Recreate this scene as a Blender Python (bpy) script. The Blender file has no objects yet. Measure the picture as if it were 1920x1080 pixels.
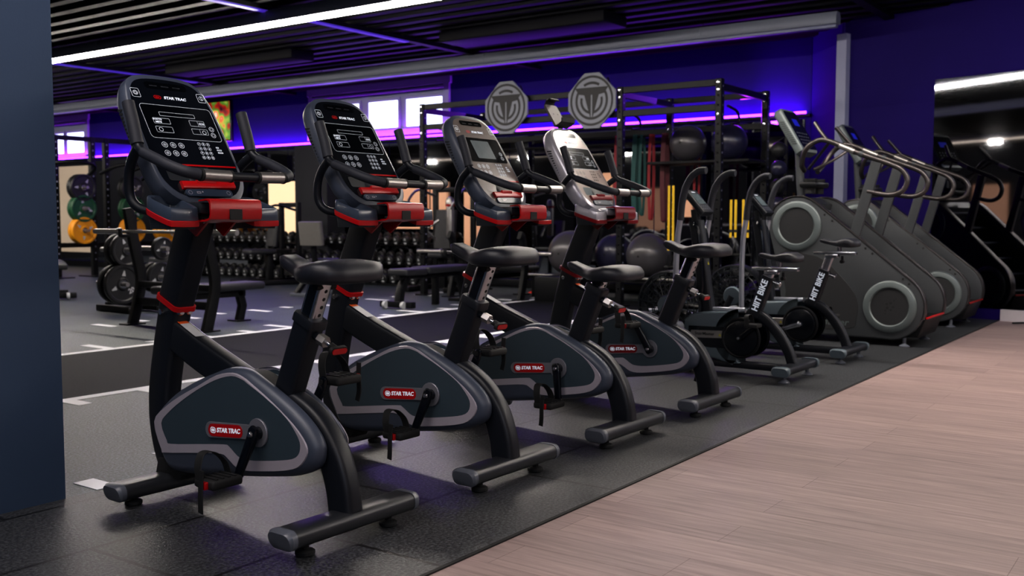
import bpy, bmesh, math, random
from mathutils import Vector, Matrix
random.seed(7)
C = bpy.context.scene.collection
PI = math.pi

# ------------------------------------------------------------------ camera maths (1920 x 1080 frame)
FOC = 1876.0; HCAM = 1.0
PITCH = math.atan(130 / FOC)
TH = math.radians(35.5)
CT, ST = math.cos(TH), math.sin(TH)
def _ray(x, y):
    a = (x - 960) / FOC; b = -(y - 540) / FOC
    f = math.cos(PITCH) + b * math.sin(PITCH); z = -math.sin(PITCH) + b * math.cos(PITCH)
    return Vector((f * CT + a * ST, f * ST - a * CT, z))
def G(x, y, z=0.0):
    d = _ray(x, y); t = (z - HCAM) / d.z
    return Vector((d.x * t, d.y * t, z))
def onX(x, y, X):
    d = _ray(x, y); t = X / d.x
    return Vector((X, d.y * t, HCAM + d.z * t))
def onY(x, y, Y):
    d = _ray(x, y); t = Y / d.y
    return Vector((d.x * t, Y, HCAM + d.z * t))

# ------------------------------------------------------------------ materials
def lin(c):
    return tuple(((v / 255) / 12.92 if v / 255 <= 0.04045 else ((v / 255 + 0.055) / 1.055) ** 2.4) for v in c)
MATS = {}
def M(name, col, rough=0.5, metal=0.0, coat=0.0, spec=0.5, noise=0.0, nscale=40, bump=0.0, bscale=200, emit=0.0, ecol=None):
    m = bpy.data.materials.new(name); m.use_nodes = True
    nt = m.node_tree; b = nt.nodes['Principled BSDF']
    c = lin(col)
    b.inputs['Base Color'].default_value = (*c, 1)
    b.inputs['Roughness'].default_value = rough
    b.inputs['Metallic'].default_value = metal
    b.inputs['Coat Weight'].default_value = coat
    b.inputs['Coat Roughness'].default_value = 0.12
    b.inputs['Specular IOR Level'].default_value = spec
    if emit > 0:
        b.inputs['Emission Color'].default_value = (*lin(ecol or col), 1)
        b.inputs['Emission Strength'].default_value = emit
    if noise > 0 or bump > 0:
        tc = nt.nodes.new('ShaderNodeTexCoord')
        if noise > 0:
            n = nt.nodes.new('ShaderNodeTexNoise'); n.inputs['Scale'].default_value = nscale; n.inputs['Detail'].default_value = 4
            nt.links.new(tc.outputs['Object'], n.inputs['Vector'])
            mx = nt.nodes.new('ShaderNodeMix'); mx.data_type = 'RGBA'
            mx.inputs['A'].default_value = (*[v * (1 - noise) for v in c], 1)
            mx.inputs['B'].default_value = (*[min(1, v * (1 + noise)) for v in c], 1)
            nt.links.new(n.outputs['Fac'], mx.inputs['Factor'])
            nt.links.new(mx.outputs['Result'], b.inputs['Base Color'])
        if bump > 0:
            n2 = nt.nodes.new('ShaderNodeTexNoise'); n2.inputs['Scale'].default_value = bscale; n2.inputs['Detail'].default_value = 3
            nt.links.new(tc.outputs['Object'], n2.inputs['Vector'])
            bp = nt.nodes.new('ShaderNodeBump'); bp.inputs['Strength'].default_value = bump; bp.inputs['Distance'].default_value = 0.002
            nt.links.new(n2.outputs['Fac'], bp.inputs['Height'])
            nt.links.new(bp.outputs['Normal'], b.inputs['Normal'])
    MATS[name] = m
    return m

frame_black = M('frame_black', (15, 19, 28), 0.42, spec=0.4, noise=0.15, nscale=30, bump=0.05, bscale=900)
shell_navy = M('shell_navy', (64, 71, 86), 0.42, noise=0.06)
face_teal = M('face_teal', (51, 65, 75), 0.5, noise=0.05, bump=0.06, bscale=700)
stripe_silver = M('stripe_silver', (176, 170, 180), 0.4, metal=0.25, noise=0.04)
red_plastic = M('red_plastic', (172, 4, 13), 0.35, noise=0.04)
red_dark = M('red_dark', (120, 8, 18), 0.3, noise=0.04)
chrome = M('chrome', (190, 192, 198), 0.22, metal=1.0, noise=0.05)
brushed = M('brushed_metal', (165, 162, 160), 0.38, metal=0.9, noise=0.1, nscale=90)
foot_grey = M('foot_bar_grey', (42, 44, 49), 0.36, metal=0.2, noise=0.06)
cap_grey = M('cap_grey', (88, 92, 102), 0.4, coat=0.15, noise=0.05)
rubber = M('rubber_black', (16, 17, 19), 0.7, noise=0.1)
saddle = M('saddle_black', (26, 28, 37), 0.45, noise=0.08, bump=0.12, bscale=600)
grip = M('grip_foam', (33, 36, 46), 0.62, noise=0.1, bump=0.2, bscale=900)
gloss_black = M('gloss_black', (9, 13, 21), 0.22, spec=0.35, noise=0.05)
washed_brown = M('reflection_washed_brown', (104, 94, 90), 0.24, coat=0.3, noise=0.05)  # dark console gloss with the LED strip's reflected wash put into the colour
washed_pale = M('reflection_washed_pale', (158, 142, 136), 0.24, coat=0.3, noise=0.05)  # stronger wash for the tablet bike, reflected light in the base colour
screen_black = M('screen_black', (5, 7, 11), 0.1, coat=0.5, noise=0.02)
screen_grey = M('screen_grey', (70, 80, 84), 0.2, noise=0.25, nscale=25, emit=0.12, ecol=(130, 140, 145))
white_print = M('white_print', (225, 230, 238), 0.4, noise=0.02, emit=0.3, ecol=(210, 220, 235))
white_paint = M('white_paint', (236, 238, 244), 0.5, noise=0.03)
cup_grey = M('cup_slate', (58, 68, 84), 0.3, coat=0.2, noise=0.05)
cup_silver = M('cup_silver', (176, 174, 182), 0.3, metal=0.3, coat=0.2, noise=0.05)
cup_dark = M('cup_dark', (22, 27, 35), 0.5, noise=0.05)
dark_steel = M('dark_steel', (12, 13, 17), 0.45, spec=0.25, noise=0.12)
pad_black = M('pad_black', (34, 35, 40), 0.5, noise=0.1, bump=0.1, bscale=300)
stair_grey = M('stair_grey', (62, 65, 68), 0.42, metal=0.2, noise=0.06)
stair_ring = M('stair_ring_grey', (92, 100, 101), 0.36, metal=0.2, noise=0.05)
stair_dark = M('stair_dark', (29, 30, 33), 0.6, noise=0.1)
rail_metal = M('rail_bronze', (78, 74, 74), 0.34, metal=0.8, noise=0.06)
hiit_grey = M('hiit_grey', (92, 104, 112), 0.38, noise=0.05)
silver_tube = M('silver_tube', (168, 172, 182), 0.35, metal=0.7, noise=0.05)
plate_yellow = M('plate_yellow', (222, 150, 14), 0.55, noise=0.06)
plate_green = M('plate_green', (16, 74, 44), 0.55, noise=0.06)
plate_black = M('plate_black', (22, 23, 26), 0.5, noise=0.08)
ball_grey = M('ball_grey', (70, 68, 72), 0.3, noise=0.05, coat=0.15)
ball_blue = M('ball_navy', (38, 38, 62), 0.3, noise=0.05, coat=0.15)
yellow_strap = M('yellow_strap', (214, 176, 30), 0.6, noise=0.06)
band_red = M('band_red', (140, 26, 36), 0.6, noise=0.08)
band_teal = M('band_teal', (20, 74, 72), 0.6, noise=0.08)
band_maroon = M('band_maroon', (80, 22, 34), 0.6, noise=0.08)
board_grey = M('board_grey', (122, 125, 136), 0.55, noise=0.05)
board_ink = M('board_ink', (16, 18, 22), 0.55, noise=0.05)
sticker_white = M('sticker_white', (176, 178, 182), 0.5, noise=0.1)
sticker_orange = M('sticker_orange', (210, 90, 30), 0.5, noise=0.04)
sticker_yellow = M('sticker_yellow', (190, 180, 30), 0.5, noise=0.04)
plastic_clear = M('fan_cage', (30, 36, 42), 0.35, coat=0.2, noise=0.05)
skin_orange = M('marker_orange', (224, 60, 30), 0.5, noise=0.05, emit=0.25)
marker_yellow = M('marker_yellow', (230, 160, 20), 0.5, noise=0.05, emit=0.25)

# ------------------------------------------------------------------ mesh helpers
def NB(): return bmesh.new()
def obj(name, bm, mats, parent=None, loc=None, rot=None, sharp=38):
    bmesh.ops.recalc_face_normals(bm, faces=bm.faces[:])
    lim = math.radians(sharp)
    for f in bm.faces: f.smooth = True
    for e in bm.edges:
        if len(e.link_faces) == 2:
            if e.calc_face_angle(0) > lim: e.smooth = False
    me = bpy.data.meshes.new(name); bm.to_mesh(me); bm.free()
    for m in (mats if isinstance(mats, (list, tuple)) else [mats]): me.materials.append(m)
    o = bpy.data.objects.new(name, me); C.objects.link(o)
    if parent is not None: o.parent = parent
    if loc is not None: o.location = loc
    if rot is not None: o.rotation_euler = rot
    return o
def thing(name, label, cat, loc=(0, 0, 0), rz=0.0, group=None):
    o = bpy.data.objects.new(name, None); C.objects.link(o); o.empty_display_size = 0.1
    o.location = loc; o.rotation_euler = (0, 0, rz)
    o['label'] = label; o['category'] = cat
    if group: o['group'] = group
    return o
def tag(o, label, cat, group=None, kind=None):
    o['label'] = label; o['category'] = cat
    if group: o['group'] = group
    if kind: o['kind'] = kind
    return o
def struct(name, bm, mats, parent=None, **k):
    o = obj(name, bm, mats, parent, **k)
    o['kind'] = 'structure'
    return o
def dup(root, loc, rz=None, label=None):
    r = root.copy(); C.objects.link(r); r.location = loc
    if rz is not None: r.rotation_euler = (0, 0, rz)
    if label: r['label'] = label
    for ch in list(root.children):
        c = ch.copy(); C.objects.link(c); c.parent = r
        for g in list(ch.children):
            d = g.copy(); C.objects.link(d); d.parent = c
    return r

def mi(bm, start, idx):
    for f in bm.faces[start:] if hasattr(bm.faces, '__getitem__') else []: f.material_index = idx
def count(bm):
    bm.faces.ensure_lookup_table(); return len(bm.faces)
def setm(bm, start, idx):
    bm.faces.ensure_lookup_table()
    for i in range(start, len(bm.faces)): bm.faces[i].material_index = idx

def box(bm, c, s, bev=0.0, seg=2, rot=None):
    r = bmesh.ops.create_cube(bm, size=1.0)
    vs = r['verts']
    bmesh.ops.scale(bm, vec=Vector(s), verts=vs)
    if bev > 0:
        es = list({e for v in vs for e in v.link_edges})
        b = bmesh.ops.bevel(bm, geom=es, offset=min(bev, min(s) * 0.49), segments=seg, affect='EDGES', profile=0.5)
        vs = list({v for f in b['faces'] for v in f.verts} | {v for v in vs if v.is_valid})
    if rot is not None: bmesh.ops.rotate(bm, cent=(0, 0, 0), matrix=rot, verts=vs)
    bmesh.ops.translate(bm, vec=Vector(c), verts=vs)
    return vs
def extr(bm, poly, x0, x1, bev=0.0, seg=2, axis='x'):
    """polygon of (y,z) pairs extruded along x from x0 to x1 with bevelled rims (axis 'y': pairs are (x,z); 'z': (x,y))"""
    def P(a, b, t):
        return (t, a, b) if axis == 'x' else (a, t, b) if axis == 'y' else (a, b, t)
    v0 = [bm.verts.new(P(a, b, x0)) for a, b in poly]
    v1 = [bm.verts.new(P(a, b, x1)) for a, b in poly]
    f0 = bm.faces.new(v0); f1 = bm.faces.new(v1[::-1])
    n = len(poly)
    for i in range(n): bm.faces.new((v0[i], v0[(i + 1) % n], v1[(i + 1) % n], v1[i]))
    if bev > 0:
        bmesh.ops.recalc_face_normals(bm, faces=bm.faces[:])
        es = list(f0.edges) + list(f1.edges)
        bmesh.ops.bevel(bm, geom=es, offset=bev, segments=seg, affect='EDGES', profile=0.5)
def circ(r, n=12): return [(r * math.cos(2 * PI * i / n), r * math.sin(2 * PI * i / n)) for i in range(n)]
def rr(w, h, r, seg=3):
    out = []
    for cx, cy, a0 in ((w / 2 - r, h / 2 - r, 0), (-w / 2 + r, h / 2 - r, PI / 2), (-w / 2 + r, -h / 2 + r, PI), (w / 2 - r, -h / 2 + r, 1.5 * PI)):
        for i in range(seg + 1):
            a = a0 + PI / 2 * i / seg
            out.append((cx + r * math.cos(a), cy + r * math.sin(a)))
    return out
def smooth(pts, n=6, closed=False):
    P = [Vector(p) for p in pts]; out = []; L = len(P)
    rng = range(L) if closed else range(L - 1)
    for i in rng:
        p0 = P[(i - 1) % L] if closed or i > 0 else P[0] * 2 - P[1]
        p1 = P[i]; p2 = P[(i + 1) % L]
        p3 = P[(i + 2) % L] if closed or i + 2 < L else P[-1] * 2 - P[-2]
        for k in range(n):
            t = k / n
            out.append(0.5 * ((2 * p1) + (p2 - p0) * t + (2 * p0 - 5 * p1 + 4 * p2 - p3) * t * t + (3 * p1 - p0 - 3 * p2 + p3) * t ** 3))
    if not closed: out.append(P[-1])
    return out
def smooth2(pts, n=5): return [(v.x, v.y) for v in smooth([(a, b, 0) for a, b in pts], n, True)]
def sweep(bm, pts, prof, side=None, closed=False, scales=None):
    P = [Vector(p) for p in pts]; L = len(P); rings = []
    s = Vector(side) if side is not None else None
    prev = None
    for i in range(L):
        if closed: t = P[(i + 1) % L] - P[i - 1]
        else: t = P[min(i + 1, L - 1)] - P[max(i - 1, 0)]
        t.normalize()
        if s is not None: sv = (s - t * s.dot(t)).normalized()
        else:
            if prev is None:
                h = Vector((0, 0, 1)) if abs(t.z) < 0.9 else Vector((1, 0, 0))
                sv = h.cross(t).normalized()
            else: sv = (prev - t * prev.dot(t)).normalized()
            prev = sv
        nv = t.cross(sv); k = scales[i] if scales else 1.0
        rings.append([bm.verts.new(P[i] + sv * a * k + nv * b * k) for a, b in prof])
    n = len(prof)
    for i in range(L if closed else L - 1):
        A, B = rings[i], rings[(i + 1) % L]
        for j in range(n): bm.faces.new((A[j], A[(j + 1) % n], B[(j + 1) % n], B[j]))
    if not closed:
        bm.faces.new(rings[0][::-1]); bm.faces.new(rings[-1])
def tube(bm, pts, r, n=12, sm=0, closed=False):
    sweep(bm, smooth(pts, sm, closed) if sm else pts, circ(r, n), closed=closed)
def cyl(bm, a, b, r, n=20, r2=None, bev=0.0):
    a, b = Vector(a), Vector(b); d = (b - a); L = d.length; d.normalize()
    r2 = r if r2 is None else r2
    if bev > 0:
        pts = [a, a + d * bev, b - d * bev, b]
        sweep(bm, pts, circ(1, n), scales=[r - bev, r, r2, r2 - bev])
    else: sweep(bm, [a, b], circ(1, n), scales=[r, r2])
def lathe(bm, prof, c, axis='x', n=32):
    """prof: (radius, along) pairs; closed on the axis when radius is 0"""
    c = Vector(c); rings = []
    for r, t in prof:
        ring = []
        if r <= 1e-6:
            v = Vector((t, 0, 0)) if axis == 'x' else Vector((0, t, 0)) if axis == 'y' else Vector((0, 0, t))
            ring = [bm.verts.new(c + v)]
        else:
            for i in range(n):
                a = 2 * PI * i / n; p, q = r * math.cos(a), r * math.sin(a)
                v = Vector((t, p, q)) if axis == 'x' else Vector((p, t, q)) if axis == 'y' else Vector((p, q, t))
                ring.append(bm.verts.new(c + v))
        rings.append(ring)
    for A, B in zip(rings, rings[1:]):
        if len(A) == 1 and len(B) == 1: continue
        for i in range(n):
            j = (i + 1) % n
            if len(A) == 1: bm.faces.new((A[0], B[i], B[j]))
            elif len(B) == 1: bm.faces.new((A[i], A[j], B[0]))
            else: bm.faces.new((A[i], A[j], B[j], B[i]))
def sphere(bm, c, r, u=28, v=18):
    x = bmesh.ops.create_uvsphere(bm, u_segments=u, v_segments=v, radius=r)
    bmesh.ops.translate(bm, vec=Vector(c), verts=x['verts'])
def ringface(bm, outer, inner, P):
    """flat ring between two polygons with as many points; P maps (a,b) to a point"""
    A = [bm.verts.new(P(a, b)) for a, b in outer]; B = [bm.verts.new(P(a, b)) for a, b in inner]
    n = len(A)
    for i in range(n): bm.faces.new((A[i], A[(i + 1) % n], B[(i + 1) % n], B[i]))
def flat(bm, poly, P): return bm.faces.new([bm.verts.new(P(a, b)) for a, b in poly])
def scaled(poly, s, c=(0, 0)): return [(c[0] + (a - c[0]) * s, c[1] + (b - c[1]) * s) for a, b in poly]
def moved(poly, c): return [(a + c[0], b + c[1]) for a, b in poly]

_TXT = {}
def text(name, body, size, mat, parent, mtx, bold=0.0, shear=0.0, wide=1.0, depth=0.0006, align='CENTER'):
    key = (body, size, bold, shear, wide, depth, align)
    if key not in _TXT:
        cu = bpy.data.curves.new('lettering', 'FONT'); cu.body = body; cu.size = size; cu.offset = bold * size; cu.shear = shear
        cu.extrude = depth; cu.align_x = align; cu.align_y = 'CENTER'; cu.resolution_u = 3
        t = bpy.data.objects.new('lettering', cu); C.objects.link(t)
        dg = bpy.context.evaluated_depsgraph_get()
        me = bpy.data.meshes.new_from_object(t.evaluated_get(dg))
        bpy.data.objects.remove(t); bpy.data.curves.remove(cu)
        for v in me.vertices: v.co.x *= wide
        _TXT[key] = me
    me = _TXT[key].copy(); me.materials.clear(); me.materials.append(mat)
    o = bpy.data.objects.new(name, me); C.objects.link(o)
    if parent is not None: o.parent = parent
    o.matrix_local = mtx
    return o
def basis(origin, ex, ey):
    ex, ey = Vector(ex).normalized(), Vector(ey).normalized(); ez = ex.cross(ey)
    m = Matrix.Identity(4)
    for i in range(3): m[i][0], m[i][1], m[i][2], m[i][3] = ex[i], ey[i], ez[i], origin[i]
    return m
# ================================================================== ROOM
def nodes_mat(name):
    m = bpy.data.materials.new(name); m.use_nodes = True
    return m, m.node_tree, m.node_tree.nodes['Principled BSDF']
def rubber_floor(name, base, fleck, amount, rough, tiles=None, fscale=95):
    m, nt, b = nodes_mat(name); N, L = nt.nodes, nt.links
    tc = N.new('ShaderNodeTexCoord')
    n = N.new('ShaderNodeTexNoise'); n.inputs['Scale'].default_value = fscale; n.inputs['Detail'].default_value = 2; n.inputs['Roughness'].default_value = 0.7
    L.new(tc.outputs['Object'], n.inputs['Vector'])
    r = N.new('ShaderNodeValToRGB'); r.color_ramp.elements[0].position = 0.42; r.color_ramp.elements[1].position = 0.72
    r.color_ramp.elements[0].color = (*lin(base), 1); r.color_ramp.elements[1].color = (*lin(fleck), 1)
    L.new(n.outputs['Fac'], r.inputs['Fac'])
    n3 = N.new('ShaderNodeTexNoise'); n3.inputs['Scale'].default_value = 1.3; n3.inputs['Detail'].default_value = 4
    L.new(tc.outputs['Object'], n3.inputs['Vector'])
    mr = N.new('ShaderNodeMapRange'); mr.inputs['To Min'].default_value = 0.72; mr.inputs['To Max'].default_value = 1.25
    L.new(n3.outputs['Fac'], mr.inputs['Value'])
    mx = N.new('ShaderNodeMix'); mx.data_type = 'RGBA'; mx.blend_type = 'MULTIPLY'; mx.inputs['Factor'].default_value = 1
    L.new(r.outputs['Color'], mx.inputs['A']); L.new(mr.outputs['Result'], mx.inputs['B'])
    col = mx.outputs['Result']
    bp = N.new('ShaderNodeBump'); bp.inputs['Strength'].default_value = 0.5; bp.inputs['Distance'].default_value = 0.002
    h = n.outputs['Fac']
    if tiles:
        br = N.new('ShaderNodeTexBrick'); br.inputs['Scale'].default_value = 1.0
        br.inputs['Brick Width'].default_value = tiles[0]; br.inputs['Row Height'].default_value = tiles[1]
        br.inputs['Mortar Size'].default_value = 0.009; br.inputs['Mortar Smooth'].default_value = 0.2
        br.inputs['Color1'].default_value = (0.85, 0.85, 0.85, 1); br.inputs['Color2'].default_value = (1.12, 1.12, 1.12, 1); br.inputs['Mortar'].default_value = (0.1, 0.1, 0.1, 1)
        mp = N.new('ShaderNodeMapping'); mp.inputs['Location'].default_value = (tiles[2], tiles[3], 0)
        L.new(tc.outputs['Object'], mp.inputs['Vector']); L.new(mp.outputs['Vector'], br.inputs['Vector'])
        m2 = N.new('ShaderNodeMix'); m2.data_type = 'RGBA'; m2.blend_type = 'MULTIPLY'; m2.inputs['Factor'].default_value = 1
        L.new(col, m2.inputs['A']); L.new(br.outputs['Color'], m2.inputs['B']); col = m2.outputs['Result']
    L.new(col, b.inputs['Base Color']); L.new(h, bp.inputs['Height']); L.new(bp.outputs['Normal'], b.inputs['Normal'])
    b.inputs['Roughness'].default_value = rough; b.inputs['Specular IOR Level'].default_value = amount
    return m
mat_floor = rubber_floor('rubber_mat', (28, 30, 34), (88, 90, 94), 0.5, 0.46, (1.0, 0.5, 0.32, 0.23))
turf_floor = rubber_floor('speckled_rubber', (28, 38, 44), (112, 122, 128), 0.45, 0.5)
band_floor = rubber_floor('black_rubber', (8, 9, 11), (34, 37, 40), 0.12, 0.7)
far_floor = rubber_floor('slate_rubber', (30, 38, 46), (82, 90, 98), 0.45, 0.48, (2.0, 2.0, 0.1, 0.3), 110)

def wood():
    m, nt, b = nodes_mat('wood_planks'); N, L = nt.nodes, nt.links
    tc = N.new('ShaderNodeTexCoord')
    mp = N.new('ShaderNodeMapping'); mp.inputs['Rotation'].default_value = (0, 0, PI / 2)
    L.new(tc.outputs['Object'], mp.inputs['Vector'])
    br = N.new('ShaderNodeTexBrick'); br.inputs['Scale'].default_value = 1.0; br.offset = 0.37
    br.inputs['Brick Width'].default_value = 1.25; br.inputs['Row Height'].default_value = 0.19
    br.inputs['Mortar Size'].default_value = 0.0012; br.inputs['Bias'].default_value = 0.0
    br.inputs['Color1'].default_value = (*lin((152, 134, 132)), 1); br.inputs['Color2'].default_value = (*lin((164, 145, 142)), 1); br.inputs['Mortar'].default_value = (*lin((120, 102, 100)), 1)
    L.new(mp.outputs['Vector'], br.inputs['Vector'])
    mp2 = N.new('ShaderNodeMapping'); mp2.inputs['Scale'].default_value = (20, 1.1, 1)
    L.new(tc.outputs['Object'], mp2.inputs['Vector'])
    n = N.new('ShaderNodeTexNoise'); n.inputs['Scale'].default_value = 2.2; n.inputs['Detail'].default_value = 6; n.inputs['Roughness'].default_value = 0.65; n.inputs['Distortion'].default_value = 0.6
    L.new(mp2.outputs['Vector'], n.inputs['Vector'])
    r = N.new('ShaderNodeValToRGB'); r.color_ramp.elements[0].position = 0.3; r.color_ramp.elements[1].position = 0.66
    r.color_ramp.elements[0].color = (0.62, 0.59, 0.59, 1); r.color_ramp.elements[1].color = (1.08, 1.05, 1.05, 1)
    L.new(n.outputs['Fac'], r.inputs['Fac'])
    mx = N.new('ShaderNodeMix'); mx.data_type = 'RGBA'; mx.blend_type = 'MULTIPLY'; mx.inputs['Factor'].default_value = 1
    L.new(br.outputs['Color'], mx.inputs['A']); L.new(r.outputs['Color'], mx.inputs['B'])
    L.new(mx.outputs['Result'], b.inputs['Base Color'])
    b.inputs['Roughness'].default_value = 0.5; b.inputs['Specular IOR Level'].default_value = 0.4
    return m
wood_mat = wood()
def wall_mat(name, col, rough=0.7, brick=False):
    m, nt, b = nodes_mat(name); N, L = nt.nodes, nt.links
    tc = N.new('ShaderNodeTexCoord')
    n = N.new('ShaderNodeTexNoise'); n.inputs['Scale'].default_value = 2; n.inputs['Detail'].default_value = 5
    L.new(tc.outputs['Object'], n.inputs['Vector'])
    mx = N.new('ShaderNodeMix'); mx.data_type = 'RGBA'; c = lin(col)
    mx.inputs['A'].default_value = (*[v * 0.86 for v in c], 1); mx.inputs['B'].default_value = (*[v * 1.14 for v in c], 1)
    L.new(n.outputs['Fac'], mx.inputs['Factor']); out = mx.outputs['Result']
    L.new(out, b.inputs['Base Color']); b.inputs['Roughness'].default_value = rough
    n2 = N.new('ShaderNodeTexNoise'); n2.inputs['Scale'].default_value = 160
    L.new(tc.outputs['Object'], n2.inputs['Vector'])
    bp = N.new('ShaderNodeBump'); bp.inputs['Strength'].default_value = 0.15; bp.inputs['Distance'].default_value = 0.002
    h = n2.outputs['Fac']
    if brick:
        br = N.new('ShaderNodeTexBrick'); br.inputs['Scale'].default_value = 1; br.inputs['Brick Width'].default_value = 0.44; br.inputs['Row Height'].default_value = 0.22; br.inputs['Mortar Size'].default_value = 0.006
        br.inputs['Color1'].default_value = (1, 1, 1, 1); br.inputs['Color2'].default_value = (0.96, 0.96, 0.96, 1); br.inputs['Mortar'].default_value = (0, 0, 0, 1)
        sp = N.new('ShaderNodeSeparateXYZ'); cb = N.new('ShaderNodeCombineXYZ')
        L.new(tc.outputs['Object'], sp.inputs['Vector']); L.new(sp.outputs['Y'], cb.inputs['X']); L.new(sp.outputs['Z'], cb.inputs['Y']); L.new(cb.outputs['Vector'], br.inputs['Vector'])
        h = br.outputs['Color']; bp.inputs['Strength'].default_value = 0.5; bp.inputs['Distance'].default_value = 0.006
    L.new(h, bp.inputs['Height']); L.new(bp.outputs['Normal'], b.inputs['Normal'])
    return m
navy_wall = wall_mat('navy_wall', (28, 10, 92), 0.7, True)
navy_wall.node_tree.nodes['Principled BSDF'].inputs['Specular IOR Level'].default_value = 0.15
slate_wall = wall_mat('slate_wall', (50, 69, 95))
dark_wall = wall_mat('dark_wall', (22, 24, 34))
ceil_mat = wall_mat('ceiling_black', (6, 6, 14), 0.6)
trim_white = M('trim_white', (150, 154, 178), 0.5, noise=0.03)
beam_white = M('beam_white', (116, 121, 136), 0.5, noise=0.03)
base_white = M('baseboard_white', (190, 184, 190), 0.5, noise=0.03)
mirror_mat = M('mirror_glass', (150, 152, 158), 0.03, metal=1.0, noise=0.01, nscale=1)
led_white = M('led_white', (255, 246, 236), 0.5, emit=105.0, ecol=(255, 245, 234))
led_mid = M('led_mid', (255, 242, 232), 0.5, emit=30.0, ecol=(255, 240, 230))
led_soft = M('led_soft', (255, 236, 214), 0.5, emit=2.2, ecol=(255, 234, 210))
led_dim = M('led_unlit', (120, 124, 150), 0.4, noise=0.02)
led_violet = M('led_violet', (120, 40, 255), 0.5, emit=16.0, ecol=(112, 36, 255))
violet_rail = M('violet_rail', (40, 30, 110), 0.5, noise=0.2, nscale=2, emit=0.42, ecol=(100, 62, 236))
pane_glow = M('window_daylight', (220, 232, 255), 0.4, emit=2.6, ecol=(214, 226, 255), noise=0.02)
warm_glow = M('warm_glow_surface', (214, 170, 140), 0.7, noise=0.12, nscale=2, emit=0.34, ecol=(255, 190, 150))  # emission imitates warm room light, in mirror patches and rear windows
cream_reflection = M('cream_reflected_glow', (236, 214, 180), 0.7, noise=0.1, nscale=2, emit=0.7, ecol=(255, 222, 180))  # cream reflection of the lit room, put in as emission

pale_reflection = M('pale_reflected_glow', (190, 176, 158), 0.7, noise=0.1, nscale=2, emit=0.22, ecol=(230, 205, 178))  # weaker mirror reflection, its glow put into the material
ceil_mat.node_tree.nodes['Principled BSDF'].inputs['Specular IOR Level'].default_value = 0.12
def plane(name, x0, x1, y0, y1, mat, z=0.0):
    bm = NB(); flat(bm, [(x0, y0), (x1, y0), (x1, y1), (x0, y1)], lambda a, b: (a, b, z))
    return struct(name, bm, mat)
YM, YE = 1.79, 3.352
plane('floor', -6, 11.9, YM, YE, mat_floor)
plane('floor_speckled', -6, 11.9, YE, 5.17, turf_floor)
plane('floor_black_band', -6, 10.75, 5.17, 6.93, band_floor)
plane('floor_black_band', 10.75, 11.9, 5.17, 6.93, far_floor)
plane('floor_speckled', -6, 11.9, 6.93, 8.74, turf_floor)
plane('floor_slate', -6, 11.9, 8.74, 24, far_floor)
plane('floor_wood', -6, 11.9, -7, YM, wood_mat)
bm = NB(); box(bm, (2.9, YM + 0.002, 0.002), (17.8, 0.014, 0.006)); struct('floor_trim', bm, rubber)
# painted floor lines
def painted(rects, n=[0]):
    n[0] += 1
    for (x0, x1, y0, y1) in rects:
        bm = NB(); box(bm, ((x0 + x1) / 2, (y0 + y1) / 2, 0.0015), (x1 - x0, y1 - y0, 0.002))
        o = struct('floor_marking', bm, white_paint); o['label'] = 'white line painted on the rubber gym floor'
painted([(-5, 10.72, 5.13, 5.215), (-5, 10.72, 6.9, 6.985)])
sp = 0.4625
for k in range(-12, 14):
    long_ = k % 2 == 0
    x = 8.14 + sp * k
    if x < 10.7: painted([(x - 0.042, x + 0.042, 6.985, 6.985 + (0.34 if long_ else 0.16))])
    x = 6.25 + sp * k
    if 1.5 < x < 10.7: painted([(x - 0.042, x + 0.042, 5.13 - (0.3 if long_ else 0.16), 5.13)])
    x = 5.38 + sp * k
    if 1.5 < x < 10.7: painted([(x - 0.042, x + 0.042, 8.7 - (0.34 if long_ else 0.15), 8.7)])
    x = 2.573 + sp * k
    if 1.0 < x < 8.7: painted([(x - 0.042, x + 0.042, 3.355, 3.355 + (0.34 if long_ else 0.162))])

# left partition wall (its end is the upright edge at the left)
bm = NB(); box(bm, (-2.03, 3.347 + 0.13, 2.1), (7.94, 0.26, 4.2)); struct('wall_left', bm, slate_wall)
# back wall, its mirror, the violet strip
XB = 11.9
bm = NB(); box(bm, (XB + 0.1, 14.05, 2.1), (0.2, 19.9, 4.2)); struct('wall_back', bm, navy_wall)
ys = [5.0 + 2.35 * i for i in range(9)]
for i, y in enumerate(ys):
    bm = NB(); box(bm, (XB - 0.006, y + 0.17 if i == 0 else y, 1.16), (0.008, 2.0 if i == 0 else 2.34, 2.06), 0.002, 1)
    o = struct('wall_mirror', bm, mirror_mat); o['label'] = 'mirror panel on the back wall under the violet strip'
bm = NB(); box(bm, (XB - 0.03, 13.9, 2.235), (0.05, 19.6, 0.03)); struct('trim_1', bm, dark_steel)
bm = NB(); box(bm, (XB - 0.035, 14.0, 2.268), (0.03, 19.7, 0.028)); o = struct('trim_2', bm, led_violet); o['label'] = 'glowing violet light strip along the back wall'
bm = NB(); box(bm, (XB - 0.012, 14.0, 0.06), (0.024, 19.7, 0.12)); struct('baseboard_back', bm, dark_steel)
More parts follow.
